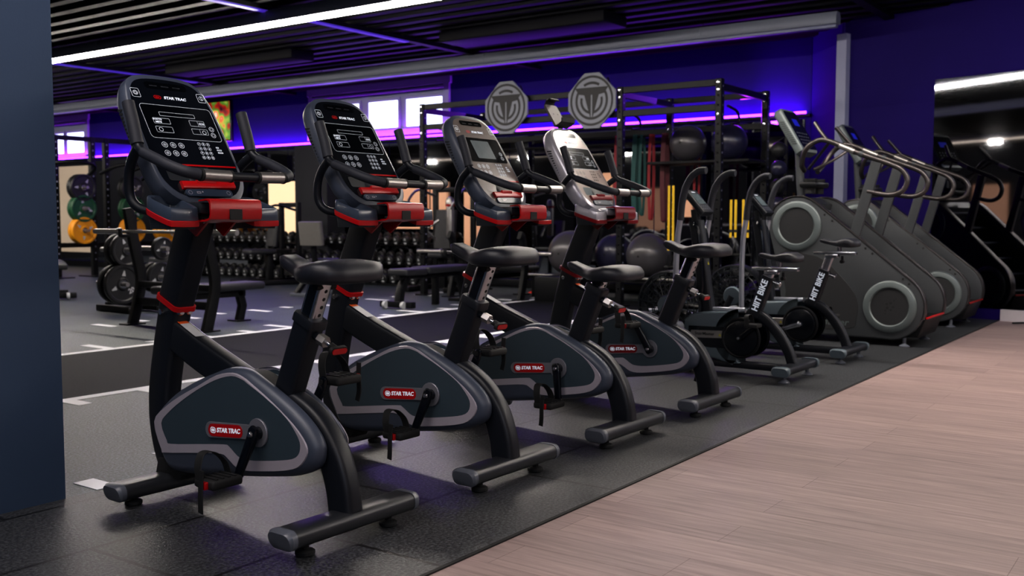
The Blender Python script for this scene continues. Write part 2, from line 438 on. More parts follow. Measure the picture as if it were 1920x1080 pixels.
# right wall is skewed: P + t*D
PW = Vector((10.80, 1.84, 0)); DW = Vector((0.25, 0.968, 0)).normalized(); NW = Vector((-DW.y, DW.x, 0))
RZW = math.atan2(DW.y, DW.x)
def wallbox(t0, t1, z0, z1, th, off=0.0):
    bm = NB(); box(bm, (0, 0, 0), (t1 - t0, th, z1 - z0))
    c = PW + DW * ((t0 + t1) / 2) + NW * (th / 2 + off if off >= 0 else off - th / 2 + 0) + Vector((0, 0, (z0 + z1) / 2))
    bmesh.ops.transform(bm, matrix=Matrix.Translation(c) @ Matrix.Rotation(RZW, 4, 'Z'), verts=bm.verts[:])
    return bm
def wall_t(px):
    d = _ray(px, 410); d.z = 0
    # solve s*d = PW + t*DW
    det = d.x * (-DW.y) + d.y * DW.x
    return (d.x * PW.y - d.y * PW.x) / -det * -1 if False else ((PW.x * d.y - PW.y * d.x) / (DW.y * d.x - DW.x * d.y))
tm = wall_t(1747); te = wall_t(1572)
struct('wall_right', wallbox(-8.0, te, 0, 4.2, -0.2, 0), navy_wall) if False else None
def wallslab(name, t0, t1, z0, z1, n0, n1, mat):
    """slab along the skewed wall; n0..n1 is the distance from the wall line into the room"""
    bm = NB(); box(bm, (0, 0, 0), (t1 - t0, n1 - n0, z1 - z0))
    c = PW + DW * ((t0 + t1) / 2) + NW * ((n0 + n1) / 2) + Vector((0, 0, (z0 + z1) / 2))
    bmesh.ops.transform(bm, matrix=Matrix.Translation(c) @ Matrix.Rotation(RZW, 4, 'Z'), verts=bm.verts[:])
    return struct(name, bm, mat)
wallslab('wall_right', -8.6, te, 0, 4.2, -0.2, 0, navy_wall)
o = wallslab('wall_mirror', -4.5, tm, 0.115, 2.42, 0.0, 0.012, mirror_mat); o['label'] = 'large mirror on the right wall behind the stair climbers'
wallslab('baseboard_right', -4.5, tm - 0.75, 0, 0.112, 0.0, 0.05, base_white)
wallslab('trim_3', te - 0.10, te + 0.02, 0, 3.02, 0.0, 0.08, trim_white)
pe = PW + DW * te
dx, dy = XB - pe.x, 4.1 - pe.y
bm = NB(); box(bm, (0, 0, 0), (math.hypot(dx, dy) + 0.1, 0.1, 4.2))
bmesh.ops.transform(bm, matrix=Matrix.Translation(((XB + pe.x) / 2 + 0.05, (4.1 + pe.y) / 2 - 0.03, 2.1)) @ Matrix.Rotation(math.atan2(dy, dx), 4, 'Z'), verts=bm.verts[:])
struct('wall_right', bm, navy_wall)
# unseen sides of the hall
for nm, c, s in (('wall_rear', (-6.1, 8.5, 2.1), (0.2, 31, 4.2)), ('wall_front', (3, -7.1, 2.1), (18, 0.2, 4.2)), ('wall_far', (3, 24.1, 2.1), (18, 0.2, 4.2))):
    bm = NB(); box(bm, c, s); struct(nm, bm, dark_wall)
for i, y in enumerate((-3.0, 15.5)):
    bm = NB(); box(bm, (-5.97, y, 1.3), (0.05, 1.2, 1.4), 0.01, 1); struct('window_%d' % (3 + i), bm, warm_glow)
# ceiling: ribbed deck, joists across, violet rails
bm = NB(); x = -6.0
pr = []
while x < 12.0:
    pr += [(x, 3.24), (x + 0.1, 3.24), (x + 0.14, 3.15), (x + 0.24, 3.15)]; x += 0.28
A = [bm.verts.new((a, -7, z)) for a, z in pr]; B = [bm.verts.new((a, 24, z)) for a, z in pr]
for i in range(len(pr) - 1): bm.faces.new((A[i], A[i + 1], B[i + 1], B[i]))
struct('ceiling', bm, ceil_mat)
for y in (-2.1, 3.0, 8.03, 13.05, 18.0, 22.6):
    bm = NB(); extr(bm, [(-0.05, 3.105), (0.05, 3.105), (0.05, 3.15), (-0.05, 3.15)], -6, 11.9)
    bmesh.ops.translate(bm, vec=(0, y, 0), verts=bm.verts[:])
    struct('ceiling_beam', bm, ceil_mat)
for i, (y, x0, x1) in enumerate(((8.03, 5.6, 9.1), (13.05, 6.5, 9.9))):
    bm = NB(); box(bm, ((x0 + x1) / 2, y, 3.097), (x1 - x0, 0.075, 0.016)); o = struct('trim_%d' % (8 + i), bm, violet_rail); o['label'] = 'violet lit rail under the ceiling'
for (x, y, sx, sy) in ((9.3, 6.4, 0.5, 2.2), (9.0, 11.0, 0.4, 2.6)):
    bm = NB(); box(bm, (x, y, 3.09), (sx, sy, 0.12), 0.02); struct('ceiling_trim', bm, ceil_mat)

# long light trunkings
def trunking(X, y0, y1, lit, label, spots=False):
    t = thing('linear_light', label, 'ceiling light', (X, (y0 + y1) / 2, 2.95))
    L = y1 - y0
    bm = NB(); extr(bm, [(-0.06, 0.035), (0.06, 0.035), (0.07, 0.05), (0.07, 0.12), (0.045, 0.16), (-0.045, 0.16), (-0.07, 0.12), (-0.07, 0.05)], -L / 2, L / 2, axis='y')
    obj('housing', bm, beam_white, t)
    bm = NB(); box(bm, (0, 0, 0.018), (0.085, L - 0.02, 0.034), 0.01); obj('light_strip', bm, led_soft if lit == 'spots' else led_mid if lit == 'mid' else led_white if lit else led_dim, t)
    k = y0 + 1.5
    while k < y1 - 0.5:
        bm = NB(); box(bm, (0, k - (y0 + y1) / 2, 0.105), (0.146, 0.02, 0.09), 0.002, 1); obj('joint_sleeve', bm, beam_white, t)
        bm = NB(); cyl(bm, (0, k - (y0 + y1) / 2, 0.15), (0, k - (y0 + y1) / 2, 0.21), 0.006, 6); obj('hanger_wire', bm, dark_steel, t)
        k += 3.0
    if lit == 'spots':
        k = y0 + 0.8
        while k < y1:
            for q in (0, 0.22):
                bm = NB(); lathe(bm, [(0, 0.02), (0.035, 0.02), (0.05, -0.09), (0.045, -0.09), (0, -0.08)], (0, k + q - (y0 + y1) / 2, 0.02), 'z', 14)
                s = obj('spot_head', bm, led_white, t)
            k += 1.9
    return t
trunking(7.0, -5.5, 23.5, True, 'long white light trunking, its strip glowing, high above the gym floor')
trunking(10.4, 3.32, 23.5, False, 'unlit grey light trunking ending at the white corner post')
trunking(3.6, -5.5, 23.5, False, 'unlit light trunking over the row of bikes')
trunking(0.2, -5.5, 3.2, 'mid', 'glowing light trunking over the wooden walkway')
trunking(-2.4, -5.5, 23.5, 'spots', 'trunking with small spotlights at the far side of the hall')

# windows high in the back wall
def window(n, y0, y1, z0, z1, panes):
    bm = NB()
    for (c, s) in (((XB - 0.02, (y0 + y1) / 2, z1 + 0.05), (0.05, y1 - y0 + 0.2, 0.14)), ((XB - 0.02, (y0 + y1) / 2, z0), (0.05, y1 - y0 + 0.2, 0.1)),
                   ((XB - 0.02, y0 - 0.02, (z0 + z1) / 2), (0.05, 0.1, z1 - z0)), ((XB - 0.02, y1 + 0.02, (z0 + z1) / 2), (0.05, 0.1, z1 - z0))): box(bm, c, s, 0.004, 1)
    w = struct('window_%d' % n, bm, trim_white)
    bm = NB(); box(bm, (XB - 0.006, (y0 + y1) / 2, (z0 + z1) / 2), (0.012, y1 - y0, z1 - z0)); obj('window_reveal', bm, trim_white, w)
    for (a, b, p, q) in panes:
        bm = NB(); box(bm, (XB - 0.014, (a + b) / 2, (p + q) / 2), (0.012, b - a, q - p)); obj('pane', bm, pane_glow, w)
        bm = NB()
        for (c, s) in (((0, (a + b) / 2, q + 0.02), (0.03, b - a + 0.08, 0.05)), ((0, (a + b) / 2, p - 0.02), (0.03, b - a + 0.08, 0.05)), ((0, a - 0.02, (p + q) / 2), (0.03, 0.05, q - p)), ((0, b + 0.02, (p + q) / 2), (0.03, 0.05, q - p))):
            box(bm, (XB - 0.022, c[1], c[2]), s, 0.003, 1)
        bm2 = obj('window_sash', bm, trim_white, w)
    bm = NB(); box(bm, (XB - 0.03, (y0 + y1) / 2, z1 - 0.06), (0.03, y1 - y0 - 0.05, 0.05), 0.01); obj('blind_rail', bm, trim_white, w)
window(1, 9.7, 12.6, 2.36, 3.06, [(9.76, 10.5, 2.43, 2.86), (10.66, 11.3, 2.43, 2.86), (11.5, 12.4, 2.43, 2.86)])
window(2, 19.28, 21.9, 2.28, 3.06, [(19.36, 20.0, 2.37, 2.8), (20.12, 20.75, 2.37, 2.8), (20.9, 21.7, 2.37, 2.8)])
# reflections of the warm room, put in as glowing patches on the mirrored wall
for (a, b, z0, top, m) in ((500, 562, 0.7, 1.64, cream_reflection), (728, 798, 0.84, 1.56, warm_glow), (804, 834, 0.84, 1.56, warm_glow), (866, 900, 0.5, 1.5, warm_glow), (1126, 1142, 1.2, 1.62, warm_glow), (1270, 1293, 1.02, 1.24, warm_glow), (100, 166, 0.3, 2.1, pale_reflection)):
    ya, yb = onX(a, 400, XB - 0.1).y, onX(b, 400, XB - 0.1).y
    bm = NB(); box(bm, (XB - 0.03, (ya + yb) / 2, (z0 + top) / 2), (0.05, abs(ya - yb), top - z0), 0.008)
    struct('wall_reflection', bm, m)
ya, yb = onX(562, 400, 11.5).y, onX(622, 400, 11.5).y
bm = NB(); box(bm, (11.6, (ya + yb) / 2, 1.1), (0.4, abs(ya - yb), 2.2), 0.01); struct('column_dark', bm, dark_wall)
# television
ya, yb = 14.52, 15.95
t = thing('television', 'wall television showing a blurred red and green picture', 'television', (XB - 0.135, (ya + yb) / 2, 2.39))
bm = NB(); box(bm, (0, 0, 0.36), (0.06, yb - ya, 0.74), 0.012); obj('casing', bm, gloss_black, t)
m, nt, b = nodes_mat('tv_picture'); N, L = nt.nodes, nt.links
tc = N.new('ShaderNodeTexCoord'); n = N.new('ShaderNodeTexNoise'); n.inputs['Scale'].default_value = 4.2; n.inputs['Detail'].default_value = 1
L.new(tc.outputs['Object'], n.inputs['Vector']); r = N.new('ShaderNodeValToRGB')
els = r.color_ramp.elements; els[0].position = 0.28; els[0].color = (0.01, 0.01, 0.02, 1); els[1].position = 0.72; els[1].color = (1, 0.75, 0.55, 1)
for p, c in ((0.40, (0.5, 0.02, 0.01, 1)), (0.48, (0.06, 0.3, 0.03, 1)), (0.56, (0.45, 0.5, 0.08, 1)), (0.63, (0.9, 0.1, 0.04, 1))):
    e = els.new(p); e.color = c
L.new(n.outputs['Fac'], r.inputs['Fac']); L.new(r.outputs['Color'], b.inputs['Emission Color']); b.inputs['Emission Strength'].default_value = 0.7; L.new(r.outputs['Color'], b.inputs['Base Color'])
bm = NB(); box(bm, (-0.033, 0, 0.36), (0.004, yb - ya - 0.06, 0.68)); obj('screen', bm, m, t)
bm = NB(); box(bm, (0.08, 0, 0.36), (0.1, 0.3, 0.3)); obj('wall_bracket', bm, dark_steel, t)
# ================================================================== UPRIGHT BIKES
FN = Vector((0, -0.847, 0.533)); FV = Vector((0, 0.533, 0.847)); FO = Vector((0, 0.80, 1.29))
def FP(off): return lambda a, b: FO + Vector((a, 0, 0)) + FV * b + FN * off
OUT = [(-0.168, 0.10), (-0.158, 0.165), (-0.135, 0.215), (-0.09, 0.24), (0.0, 0.247), (0.09, 0.24), (0.135, 0.215), (0.158, 0.165), (0.168, 0.10), (0.172, -0.05), (0.17, -0.16), (0.15, -0.22), (0.1, -0.262), (0, -0.272), (-0.1, -0.262), (-0.15, -0.22), (-0.17, -0.16), (-0.172, -0.05)]
OUT = smooth2(OUT, 3)
def frame_line(bm, a0, a1, b0, b1, w, r, off):
    w *= 0.72
    o = moved(rr(a1 - a0, b1 - b0, r, 3), ((a0 + a1) / 2, (b0 + b1) / 2))
    i = moved(rr(a1 - a0 - 2 * w, b1 - b0 - 2 * w, max(r - w, 0.0004), 3), ((a0 + a1) / 2, (b0 + b1) / 2))
    ringface(bm, o, i, FP(off))
def cring(bm, c, r, w, off, n=14):
    w *= 0.72
    ringface(bm, moved(circ(r, n), c), moved(circ(r - w, n), c), FP(off))
def cdisc(bm, c, r, off, n=8): flat(bm, moved(circ(r, n), c), FP(off))

FAIR = [(0.915, 0.269), (0.886, 0.315), (0.786, 0.388), (0.678, 0.440), (0.575, 0.478), (0.482, 0.506), (0.40, 0.506), (0.335, 0.483), (0.25, 0.446), (0.157, 0.40), (0.093, 0.356), (0.057, 0.316), (0.047, 0.279), (0.066, 0.231), (0.15, 0.192), (0.29, 0.166), (0.49, 0.138), (0.68, 0.115), (0.798, 0.108), (0.845, 0.13), (0.873, 0.171), (0.902, 0.219)]
STRO = [(0.885, 0.279), (0.846, 0.185), (0.824, 0.176), (0.654, 0.199), (0.514, 0.216), (0.474, 0.205), (0.436, 0.184), (0.394, 0.178), (0.332, 0.184), (0.202, 0.205), (0.129, 0.228), (0.091, 0.268), (0.094, 0.305), (0.151, 0.358), (0.254, 0.418), (0.345, 0.462), (0.394, 0.483), (0.448, 0.492), (0.534, 0.475), (0.634, 0.430), (0.734, 0.385), (0.824, 0.335)]
STRI = [(0.842, 0.279), (0.812, 0.222), (0.789, 0.212), (0.634, 0.232), (0.494, 0.250), (0.466, 0.247), (0.424, 0.222), (0.394, 0.216), (0.334, 0.218), (0.204, 0.238), (0.139, 0.256), (0.117, 0.286), (0.126, 0.322), (0.182, 0.378), (0.274, 0.428), (0.359, 0.464), (0.394, 0.478), (0.448, 0.484), (0.534, 0.462), (0.634, 0.418), (0.724, 0.370), (0.799, 0.322)]
HW = 0.085

def inset(poly, d):
    P_ = [Vector(p) for p in poly]; n = len(P_); out = []
    area_ = sum(P_[i].x * P_[(i + 1) % n].y - P_[(i + 1) % n].x * P_[i].y for i in range(n)); sg = 1 if area_ > 0 else -1
    for i in range(n):
        e = (P_[(i + 1) % n] - P_[i - 1]).normalized(); out.append(P_[i] + Vector((-e.y, e.x)) * sg * d)
    return out
def saddle_mesh(bm, c, st):
    """stations (y, half width, top, bottom) around c"""
    n = 18; rings = []
    for (y, hw, zt, zb) in st:
        ring = []
        for i in range(n):
            a = 2 * PI * i / n; ca, sa = math.cos(a), math.sin(a)
            x = hw * math.copysign(abs(ca) ** 0.62, ca)
            mid, half = (zt + zb) / 2, (zt - zb) / 2
            z = mid + half * math.copysign(abs(sa) ** (0.55 if sa > 0 else 0.42), sa)
            if sa > 0.3: z -= 0.006 * max(0, 1 - abs(x) / 0.03)
            ring.append(bm.verts.new((c[0] + x, c[1] + y, c[2] + z)))
        rings.append(ring)
    for A, B in zip(rings, rings[1:]):
        for i in range(n): bm.faces.new((A[i], A[(i + 1) % n], B[(i + 1) % n], B[i]))
    bm.faces.new(rings[0][::-1]); bm.faces.new(rings[-1])

def make_bike(loc, rz, label, zs, ys, crank_deg, face, screen, rim, rp, tablet=False):
    t = thing('exercise_bike', label, 'exercise bike', loc, rz, 'upright exercise bikes in the front row')
    # --- feet
    for (u, hw, zt) in ((0.0, 0.265, 0.098), (0.885, 0.25, 0.088)):
        zc = zt - 0.03
        prof = rr(0.105, 0.056, 0.024, 4)
        bm = NB(); sweep(bm, [(-hw + 0.012, u, zc), (hw - 0.012, u, zc)], [(a, b) for a, b in prof], side=(0, 1, 0)); f = obj('front_foot' if u > 0.5 else 'rear_foot', bm, foot_grey, t)
        for s in (-1, 1):
            bm = NB(); sweep(bm, [(s * (hw - 0.014), u, zc), (s * (hw + 0.004), u, zc), (s * (hw + 0.012), u, zc - 0.002)], rr(0.109, 0.06, 0.026, 4), side=(0, 1, 0), scales=[1, 1, 0.86]); obj('end_cap', bm, cap_grey, f)
            bm = NB(); lathe(bm, [(0, 0.0), (0.026, 0.0), (0.03, 0.004), (0.03, 0.013), (0.024, 0.018), (0.012, 0.02), (0.012, zc - 0.02), (0, zc - 0.02)], (s * 0.178, u, 0), 'z', 20); obj('leveling_foot', bm, rubber, f)
    # --- main frame: sloping tube running over into the rear arch
    bm = NB(); pth = smooth([(0, 0.93, 0.618), (0, 0.75, 0.538), (0, 0.52, 0.452), (0, 0.36, 0.396)], 6)
    sweep(bm, pth, rr(0.068, 0.112, 0.014, 3), side=(1, 0, 0)); fr = obj('frame_tube', bm, frame_black, t)
    bm = NB(); flat(bm, [(0.86, 0), (0.79, 0), (0.79, 1), (0.86, 1)], lambda a, b: (0.0335, 0, 0))if False else None
    s0, s1 = Vector((0, 0.850, 0.5815)), Vector((0, 0.745, 0.5355))
    dv = (s1 - s0).normalized(); upn = Vector((0, -dv.z, dv.y)); upn = upn if upn.z > 0 else -upn
    bm = NB(); d0 = s0 + upn * 0.0
    for (f0, f1, k) in ((0, 0.16, 1), (0.16, 1.0, 0)):
        st = count(bm); p, q = s0.lerp(s1, f0) + upn * 0.0585, s0.lerp(s1, f1) + upn * 0.0585
        vs = [p + Vector((-0.026, 0, 0)), q + Vector((-0.026, 0, 0)), q + Vector((0.014, 0, 0)), p + Vector((0.014, 0, 0))]
        bm.faces.new([bm.verts.new(v) for v in vs]); setm(bm, st, k)
    obj('warning_sticker', bm, [sticker_white, sticker_orange], fr)
    bm = NB(); pth = smooth([(0, 0.33, 0.40), (0, 0.235, 0.392), (0, 0.13, 0.340), (0, 0.062, 0.262), (0, 0.025, 0.17), (0, 0.012, 0.088)], 6)
    sweep(bm, pth, rr(0.072, 0.105, 0.022, 4), side=(1, 0, 0), scales=[0.86, 0.88, 0.94, 1.0, 1.06, 1.1] if False else None); obj('rear_arch', bm, frame_black, t)
    # --- front mast
    bm = NB(); pth = smooth([(0, 0.885, 0.09), (0, 0.925, 0.17), (0, 0.948, 0.27), (0, 0.945, 0.38), (0, 0.918, 0.51), (0, 0.868, 0.698)], 6)
    sweep(bm, pth, rr(0.075, 0.115, 0.02, 3), side=(1, 0, 0)); ml = obj('front_mast', bm, frame_black, t)
    for s in (-1, 1):
        bm = NB(); lathe(bm, [(0, -0.012), (0.009, -0.011), (0.013, -0.004), (0.013, 0.004), (0, 0.004)], (s * 0.017, 0.818, 0.668), 'y', 12); obj('bolt', bm, chrome, ml)
    bm = NB(); lathe(bm, [(0, -0.012), (0.011, -0.01), (0.013, 0.0), (0, 0.002)], (-0.039, 0.895, 0.668), 'x', 12) ; obj('bolt', bm, chrome, ml)
    ax = (Vector((0, 0.735, 1.0)) - Vector((0, 0.868, 0.698))).normalized()
    bm = NB(); sweep(bm, [Vector((0, 0.868, 0.698)) - ax * 0.004, Vector((0, 0.868, 0.698)) + ax * 0.014], rr(0.094, 0.136, 0.022, 3), side=(1, 0, 0)); obj('mast_collar', bm, rp, ml)
    bm = NB(); sweep(bm, [Vector((0, 0.868, 0.698)) + ax * 0.004, (0, 0.735, 1.0), (0, 0.705, 1.07)], rr(0.082, 0.118, 0.016, 3), side=(1, 0, 0)); obj('upper_mast', bm, frame_black, t)
    # --- seat tube, post, saddle
    a0, a1 = Vector((0, 0.288, 0.385)), Vector((0, 0.158, 0.690)); sd = (a1 - a0).normalized()
    bm = NB(); sweep(bm, [a0, a1 - sd * 0.025], rr(0.066, 0.088, 0.014, 3), side=(1, 0, 0)); stb = obj('seat_tube', bm, frame_black, t)
    bm = NB(); sweep(bm, [a1 - sd * 0.026, a1 - sd * 0.004, a1 + sd * 0.004], rr(0.076, 0.1, 0.016, 3), side=(1, 0, 0), scales=[1, 1, 0.94]); obj('tube_cap', bm, frame_black, stb)
    zt = zs - 0.055; a2 = a0 + sd * ((zt - a0.z) / sd.z)
    bm = NB(); sweep(bm, [a1 - sd * 0.1, a2], rr(0.05, 0.066, 0.012, 3), side=(1, 0, 0)); po = obj('seat_post', bm, chrome, t)
    nrm = Vector((0, -sd.z, sd.y)); nrm = nrm if nrm.y < 0 else -nrm
    if zt > a1.z + 0.03:
        bm = NB(); L = (a2 - a1).length; k = 0.02
        while k < L - 0.01:
            p = a1 + sd * k + nrm * 0.0335
            bmesh.ops.create_circle(bm, cap_ends=True, segments=10, radius=0.0062, matrix=Matrix.Translation(p) @ nrm.to_track_quat('Z', 'Y').to_matrix().to_4x4()); k += 0.028
        obj('height_hole', bm, rubber, po)
        bm = NB(); e1, e2 = a1 + sd * 0.004, a2 - sd * 0.004
        vs = [e1 + Vector((-0.0256, 0.018, 0.006)), e1 + Vector((-0.0256, -0.016, -0.006)), e2 + Vector((-0.0256, -0.016, -0.006)), e2 + Vector((-0.0256, 0.018, 0.006))]
        bm.faces.new([bm.verts.new(v) for v in vs]); obj('height_scale', bm, gloss_black, po)
    # pop pin
    q0 = a0.lerp(a1, 0.86); q0 = q0 + nrm * 0.044 
    pd = Vector((0.0, -0.93, -0.36)).normalized()
    bm = NB(); cyl(bm, q0 - pd * 0.004, q0 + pd * 0.02, 0.014, 14); k = obj('adjuster_pin', bm, frame_black, t)
    bm = NB(); cyl(bm, q0 + pd * 0.018, q0 + pd * 0.05, 0.019, 6); obj('hex_sleeve', bm, brushed, k)
    bm = NB(); cyl(bm, q0 + pd * 0.05, q0 + pd * 0.075, 0.007, 10); obj('pin_shaft', bm, chrome, k)
    bm = NB(); cyl(bm, q0 + pd * 0.072, q0 + pd * 0.105, 0.011, 12); sweep(bm, [q0 + pd * 0.1, q0 + pd * 0.113], rr(0.068, 0.026, 0.01, 3), side=(1, 0, 0)); obj('pull_handle', bm, rubber, k)
    bm = NB(); sweep(bm, [q0 + pd * 0.1125, q0 + pd * 0.116], rr(0.06, 0.018, 0.008, 3), side=(1, 0, 0)); obj('handle_insert', bm, red_plastic, k)
    bm = NB(); sy = a2.y - 0.02
    saddle_mesh(bm, (0, sy + ys * 0, zs), [(-0.156, 0.06, -0.034, -0.056), (-0.150, 0.095, -0.018, -0.064), (-0.12, 0.130, 0.0, -0.070), (-0.06, 0.138, 0.004, -0.074), (0.0, 0.122, -0.006, -0.074), (0.045, 0.090, -0.016, -0.070), (0.09, 0.056, -0.014, -0.060), (0.135, 0.044, 0.002, -0.046), (0.170, 0.040, 0.016, -0.030), (0.19, 0.026, 0.012, -0.012)])
    sa = obj('saddle', bm, saddle, t, sharp=60)
    bm = NB(); box(bm, (0, a2.y - 0.01, zs - 0.068), (0.07, 0.13, 0.016), 0.004); cyl(bm, (-0.04, a2.y - 0.01, zs - 0.082), (0.04, a2.y - 0.01, zs - 0.082), 0.013, 12); obj('saddle_clamp', bm, dark_steel, sa)
    # --- fairing
    bm = NB(); extr(bm, smooth2(scaled(FAIR, 0.93, (0.47, 0.28)), 2), -0.036, 0.036); fa = obj('fairing', bm, rubber, t)
    for s in (-1, 1):
        bm = NB(); fo = smooth2(FAIR if s < 0 else [(a + 0.028 * max(0, 1 - a / 0.25), b - 0.035 * max(0, 1 - abs(a - 0.44) / 0.22) * (b > 0.35)) for a, b in FAIR], 3); cen = (0.47, 0.30); rings = []
        for w_, k in ((0.036, 0.97), (0.037, 0.985), (0.042, 1.0), (0.056, 1.0), (0.067, 0.988), (0.076, 0.965), (0.082, 0.94), (0.085, 0.905)):
            ins = (1 - k) * 0.33
            rings.append([bm.verts.new((s * w_, p_.x, p_.y)) for p_ in inset(fo, ins)])
        n = len(fo)
        for A_, B_ in zip(rings, rings[1:]):
            for i in range(n): bm.faces.new((A_[i], A_[(i + 1) % n], B_[(i + 1) % n], B_[i]))
        bm.faces.new(rings[0][::-1]); bm.faces.new(rings[-1]); obj('fairing_half', bm, shell_navy, fa, sharp=60)
    for s in (-1, 1):
        so, si = smooth2(STRO, 3), smooth2(STRI, 3)
        bm = NB()
        ringface(bm, so, si, lambda a, b: (s * (HW + 0.0042), a, b)); ringface(bm, so, scaled(so, 1.012, (0.44, 0.3)), lambda a, b: (s * ((HW + 0.0042) if (a, b) in so else (HW - 0.003)), a, b))
        obj('fairing_stripe', bm, stripe_silver, fa)
        bm = NB(); flat(bm, si, lambda a, b: (s * (HW + 0.0032), a, b)); ringface(bm, si, scaled(si, 0.985, (0.44, 0.33)), lambda a, b: (s * ((HW + 0.0032) if (a, b) in si else 0.1135), a, b)) if False else None
        obj('fairing_panel', bm, face_teal, fa)
        # logo plate: capsule with round crank surround
        cap = [(0.525, 0.293)] ; ang = math.atan2(0.312 - 0.293, 0.279 - 0.525)
        bm = NB(); pl = []
        n = 12
        e1 = Vector((0.556, 0.293)); e2 = Vector((0.313, 0.313)); dv = (e2 - e1).normalized(); nv = Vector((-dv.y, dv.x))
        for i in range(n + 1):
            a = PI / 2 + PI * i / n; v = e1 + dv * 0.027 * math.cos(a) + nv * 0.027 * math.sin(a) ; pl.append((v.x, v.y))
        a0_ = math.asin(0.024 / 0.047)
        for i in range(19):
            a = -(PI - a0_) + (2 * PI - 2 * a0_) * i / 18; v = e2 + dv * 0.047 * math.cos(a) + nv * 0.047 * math.sin(a); pl.append((v.x, v.y))
        extr(bm, pl, s * (HW + 0.003), s * (HW + 0.0105), 0.0015, 1); lp = obj('logo_plate', bm, cap_silver, fa)
        bm = NB(); r1, r2 = e1 + dv * 0.012, e1 + dv * 0.150; pl = []
        for i in range(9):
            a = PI / 2 + PI * i / 8; v = r1 + dv * 0.021 * math.cos(a) + nv * 0.021 * math.sin(a); pl.append((v.x, v.y))
        for i in range(9):
            a = -PI / 2 + PI * i / 8; v = r2 + dv * 0.021 * math.cos(a) + nv * 0.021 * math.sin(a); pl.append((v.x, v.y))
        extr(bm, pl, s * (HW + 0.01), s * (HW + 0.0116)); obj('logo_badge', bm, rp, lp)
        c = e1 + dv * (0.098 if s < 0 else 0.072)
        exx = Vector((0, dv.x, dv.y)) if s < 0 else Vector((0, -dv.x, -dv.y)); eyy = Vector((0, 0, 1)) - exx * exx.z
        text('logo_text', 'STAR TRAC', 0.0215, white_print, lp, basis(Vector((s * (HW + 0.0122), c.x, c.y)), exx, eyy), 0.03, 0.16, 1.08)
        bm = NB(); g = e1 + dv * (0.018 if s < 0 else 0.145)
        R1 = moved(rr(0.030, 0.021, 0.0104, 4), g); R2 = moved(rr(0.024, 0.015, 0.0074, 4), g)
        ringface(bm, R1, R2, lambda a, b: (s * (HW + 0.0123), a, b)); flat(bm, moved(rr(0.019, 0.010, 0.0048, 3), g), lambda a, b: (s * (HW + 0.0123), a, b))
        obj('logo_emblem', bm, white_print, lp)
    bm = NB(); extr(bm, [(0.93, 0.135), (0.70, 0.15), (0.70, 0.125), (0.79, 0.085), (0.80, 0.07), (0.95, 0.07)], -0.05, 0.05, 0.01); obj('fairing_boot', bm, rubber, fa)
    # --- cranks and pedals
    cc = Vector((0, 0.306, 0.314))
    for s in (-1, 1):
        a = math.radians(crank_deg + (0 if s < 0 else 180)); d = Vector((0, math.cos(a), math.sin(a))); e = cc + d * 0.15
        bm = NB(); cyl(bm, (s * 0.085, cc.y, cc.z), (s * 0.122, cc.y, cc.z), 0.021, 18, bev=0.002)
        p0 = cc + Vector((s * 0.118, 0, 0)); p1 = e + Vector((s * 0.135, 0, 0))
        sweep(bm, [p0 - d * 0.024, p0 - d * 0.012, p0 + d * 0.02, p1 - d * 0.02, p1 + d * 0.008, p1 + d * 0.018], rr(0.021, 0.04, 0.008, 3), side=(1, 0, 0), scales=[0.7, 1, 1, 0.82, 0.8, 0.5])
        ck = obj('crank_arm', bm, gloss_black, t)
        bm = NB(); lathe(bm, [(0, s * 0.018), (0.008, s * 0.017), (0.011, s * 0.012), (0.011, 0), (0, 0)], (s * 0.118, cc.y, cc.z), 'x', 12); obj('crank_bolt', bm, chrome, ck)
        pc = e + Vector((s * 0.212, 0, 0))
        bm = NB(); box(bm, pc, (0.118, 0.098, 0.03), 0.01, 3); cyl(bm, pc - Vector((s * 0.09, 0, 0)), pc, 0.009, 10)
        for q in (-0.035, -0.012, 0.012, 0.035): box(bm, pc + Vector((q, 0, 0.016)), (0.008, 0.08, 0.006))
        pe_ = obj('pedal', bm, rubber, t)
        # strap over the foot, buckle and hanging tail
        bm = NB(); arc = smooth([pc + Vector((-0.056, 0.02, 0.0)), pc + Vector((-0.055, 0.03, 0.05)), pc + Vector((-0.032, 0.04, 0.088)), pc + Vector((0.01, 0.04, 0.085)), pc + Vector((0.045, 0.03, 0.05)), pc + Vector((0.056, 0.02, 0.0))], 5)
        sweep(bm, arc, rr(0.034, 0.003, 0.001, 1), side=(0, 1, 0)); obj('foot_strap', bm, rubber, pe_)
        ob = pc + Vector((s * 0.064, -0.012, 0.0))
        bm = NB(); box(bm, ob, (0.016, 0.028, 0.024), 0.003); obj('strap_buckle', bm, rp, pe_)
        bm = NB(); tl = smooth([ob + Vector((s * 0.01, -0.004, 0.05)), ob + Vector((s * 0.012, 0, 0)), ob + Vector((s * 0.014, 0.0, -0.05)), ob + Vector((s * 0.01, 0.006, -0.085))], 4)
        sweep(bm, tl, rr(0.022, 0.005, 0.002, 1), side=(0, 1, 0)); obj('strap_tail', bm, rubber, pe_)
    # --- console
    bm = NB(); big = scaled(OUT, 1.045); 
    rings = [[bm.verts.new(FP(o_)(a * k, b * kb)) for a, b in big] for o_, k, kb in ((0.004, 0.965, 0.972), (0.0, 1.0, 1.0), (-0.03, 1.035, 1.01), (-0.06, 1.0, 0.98), (-0.085, 0.86, 0.86), (-0.095, 0.7, 0.72))]
    n = len(big)
    for A_, B_ in zip(rings, rings[1:]):
        for i in range(n): bm.faces.new((A_[i], A_[(i + 1) % n], B_[(i + 1) % n], B_[i]))
    bm.faces.new(rings[-1]); bm.faces.new(rings[0][::-1])
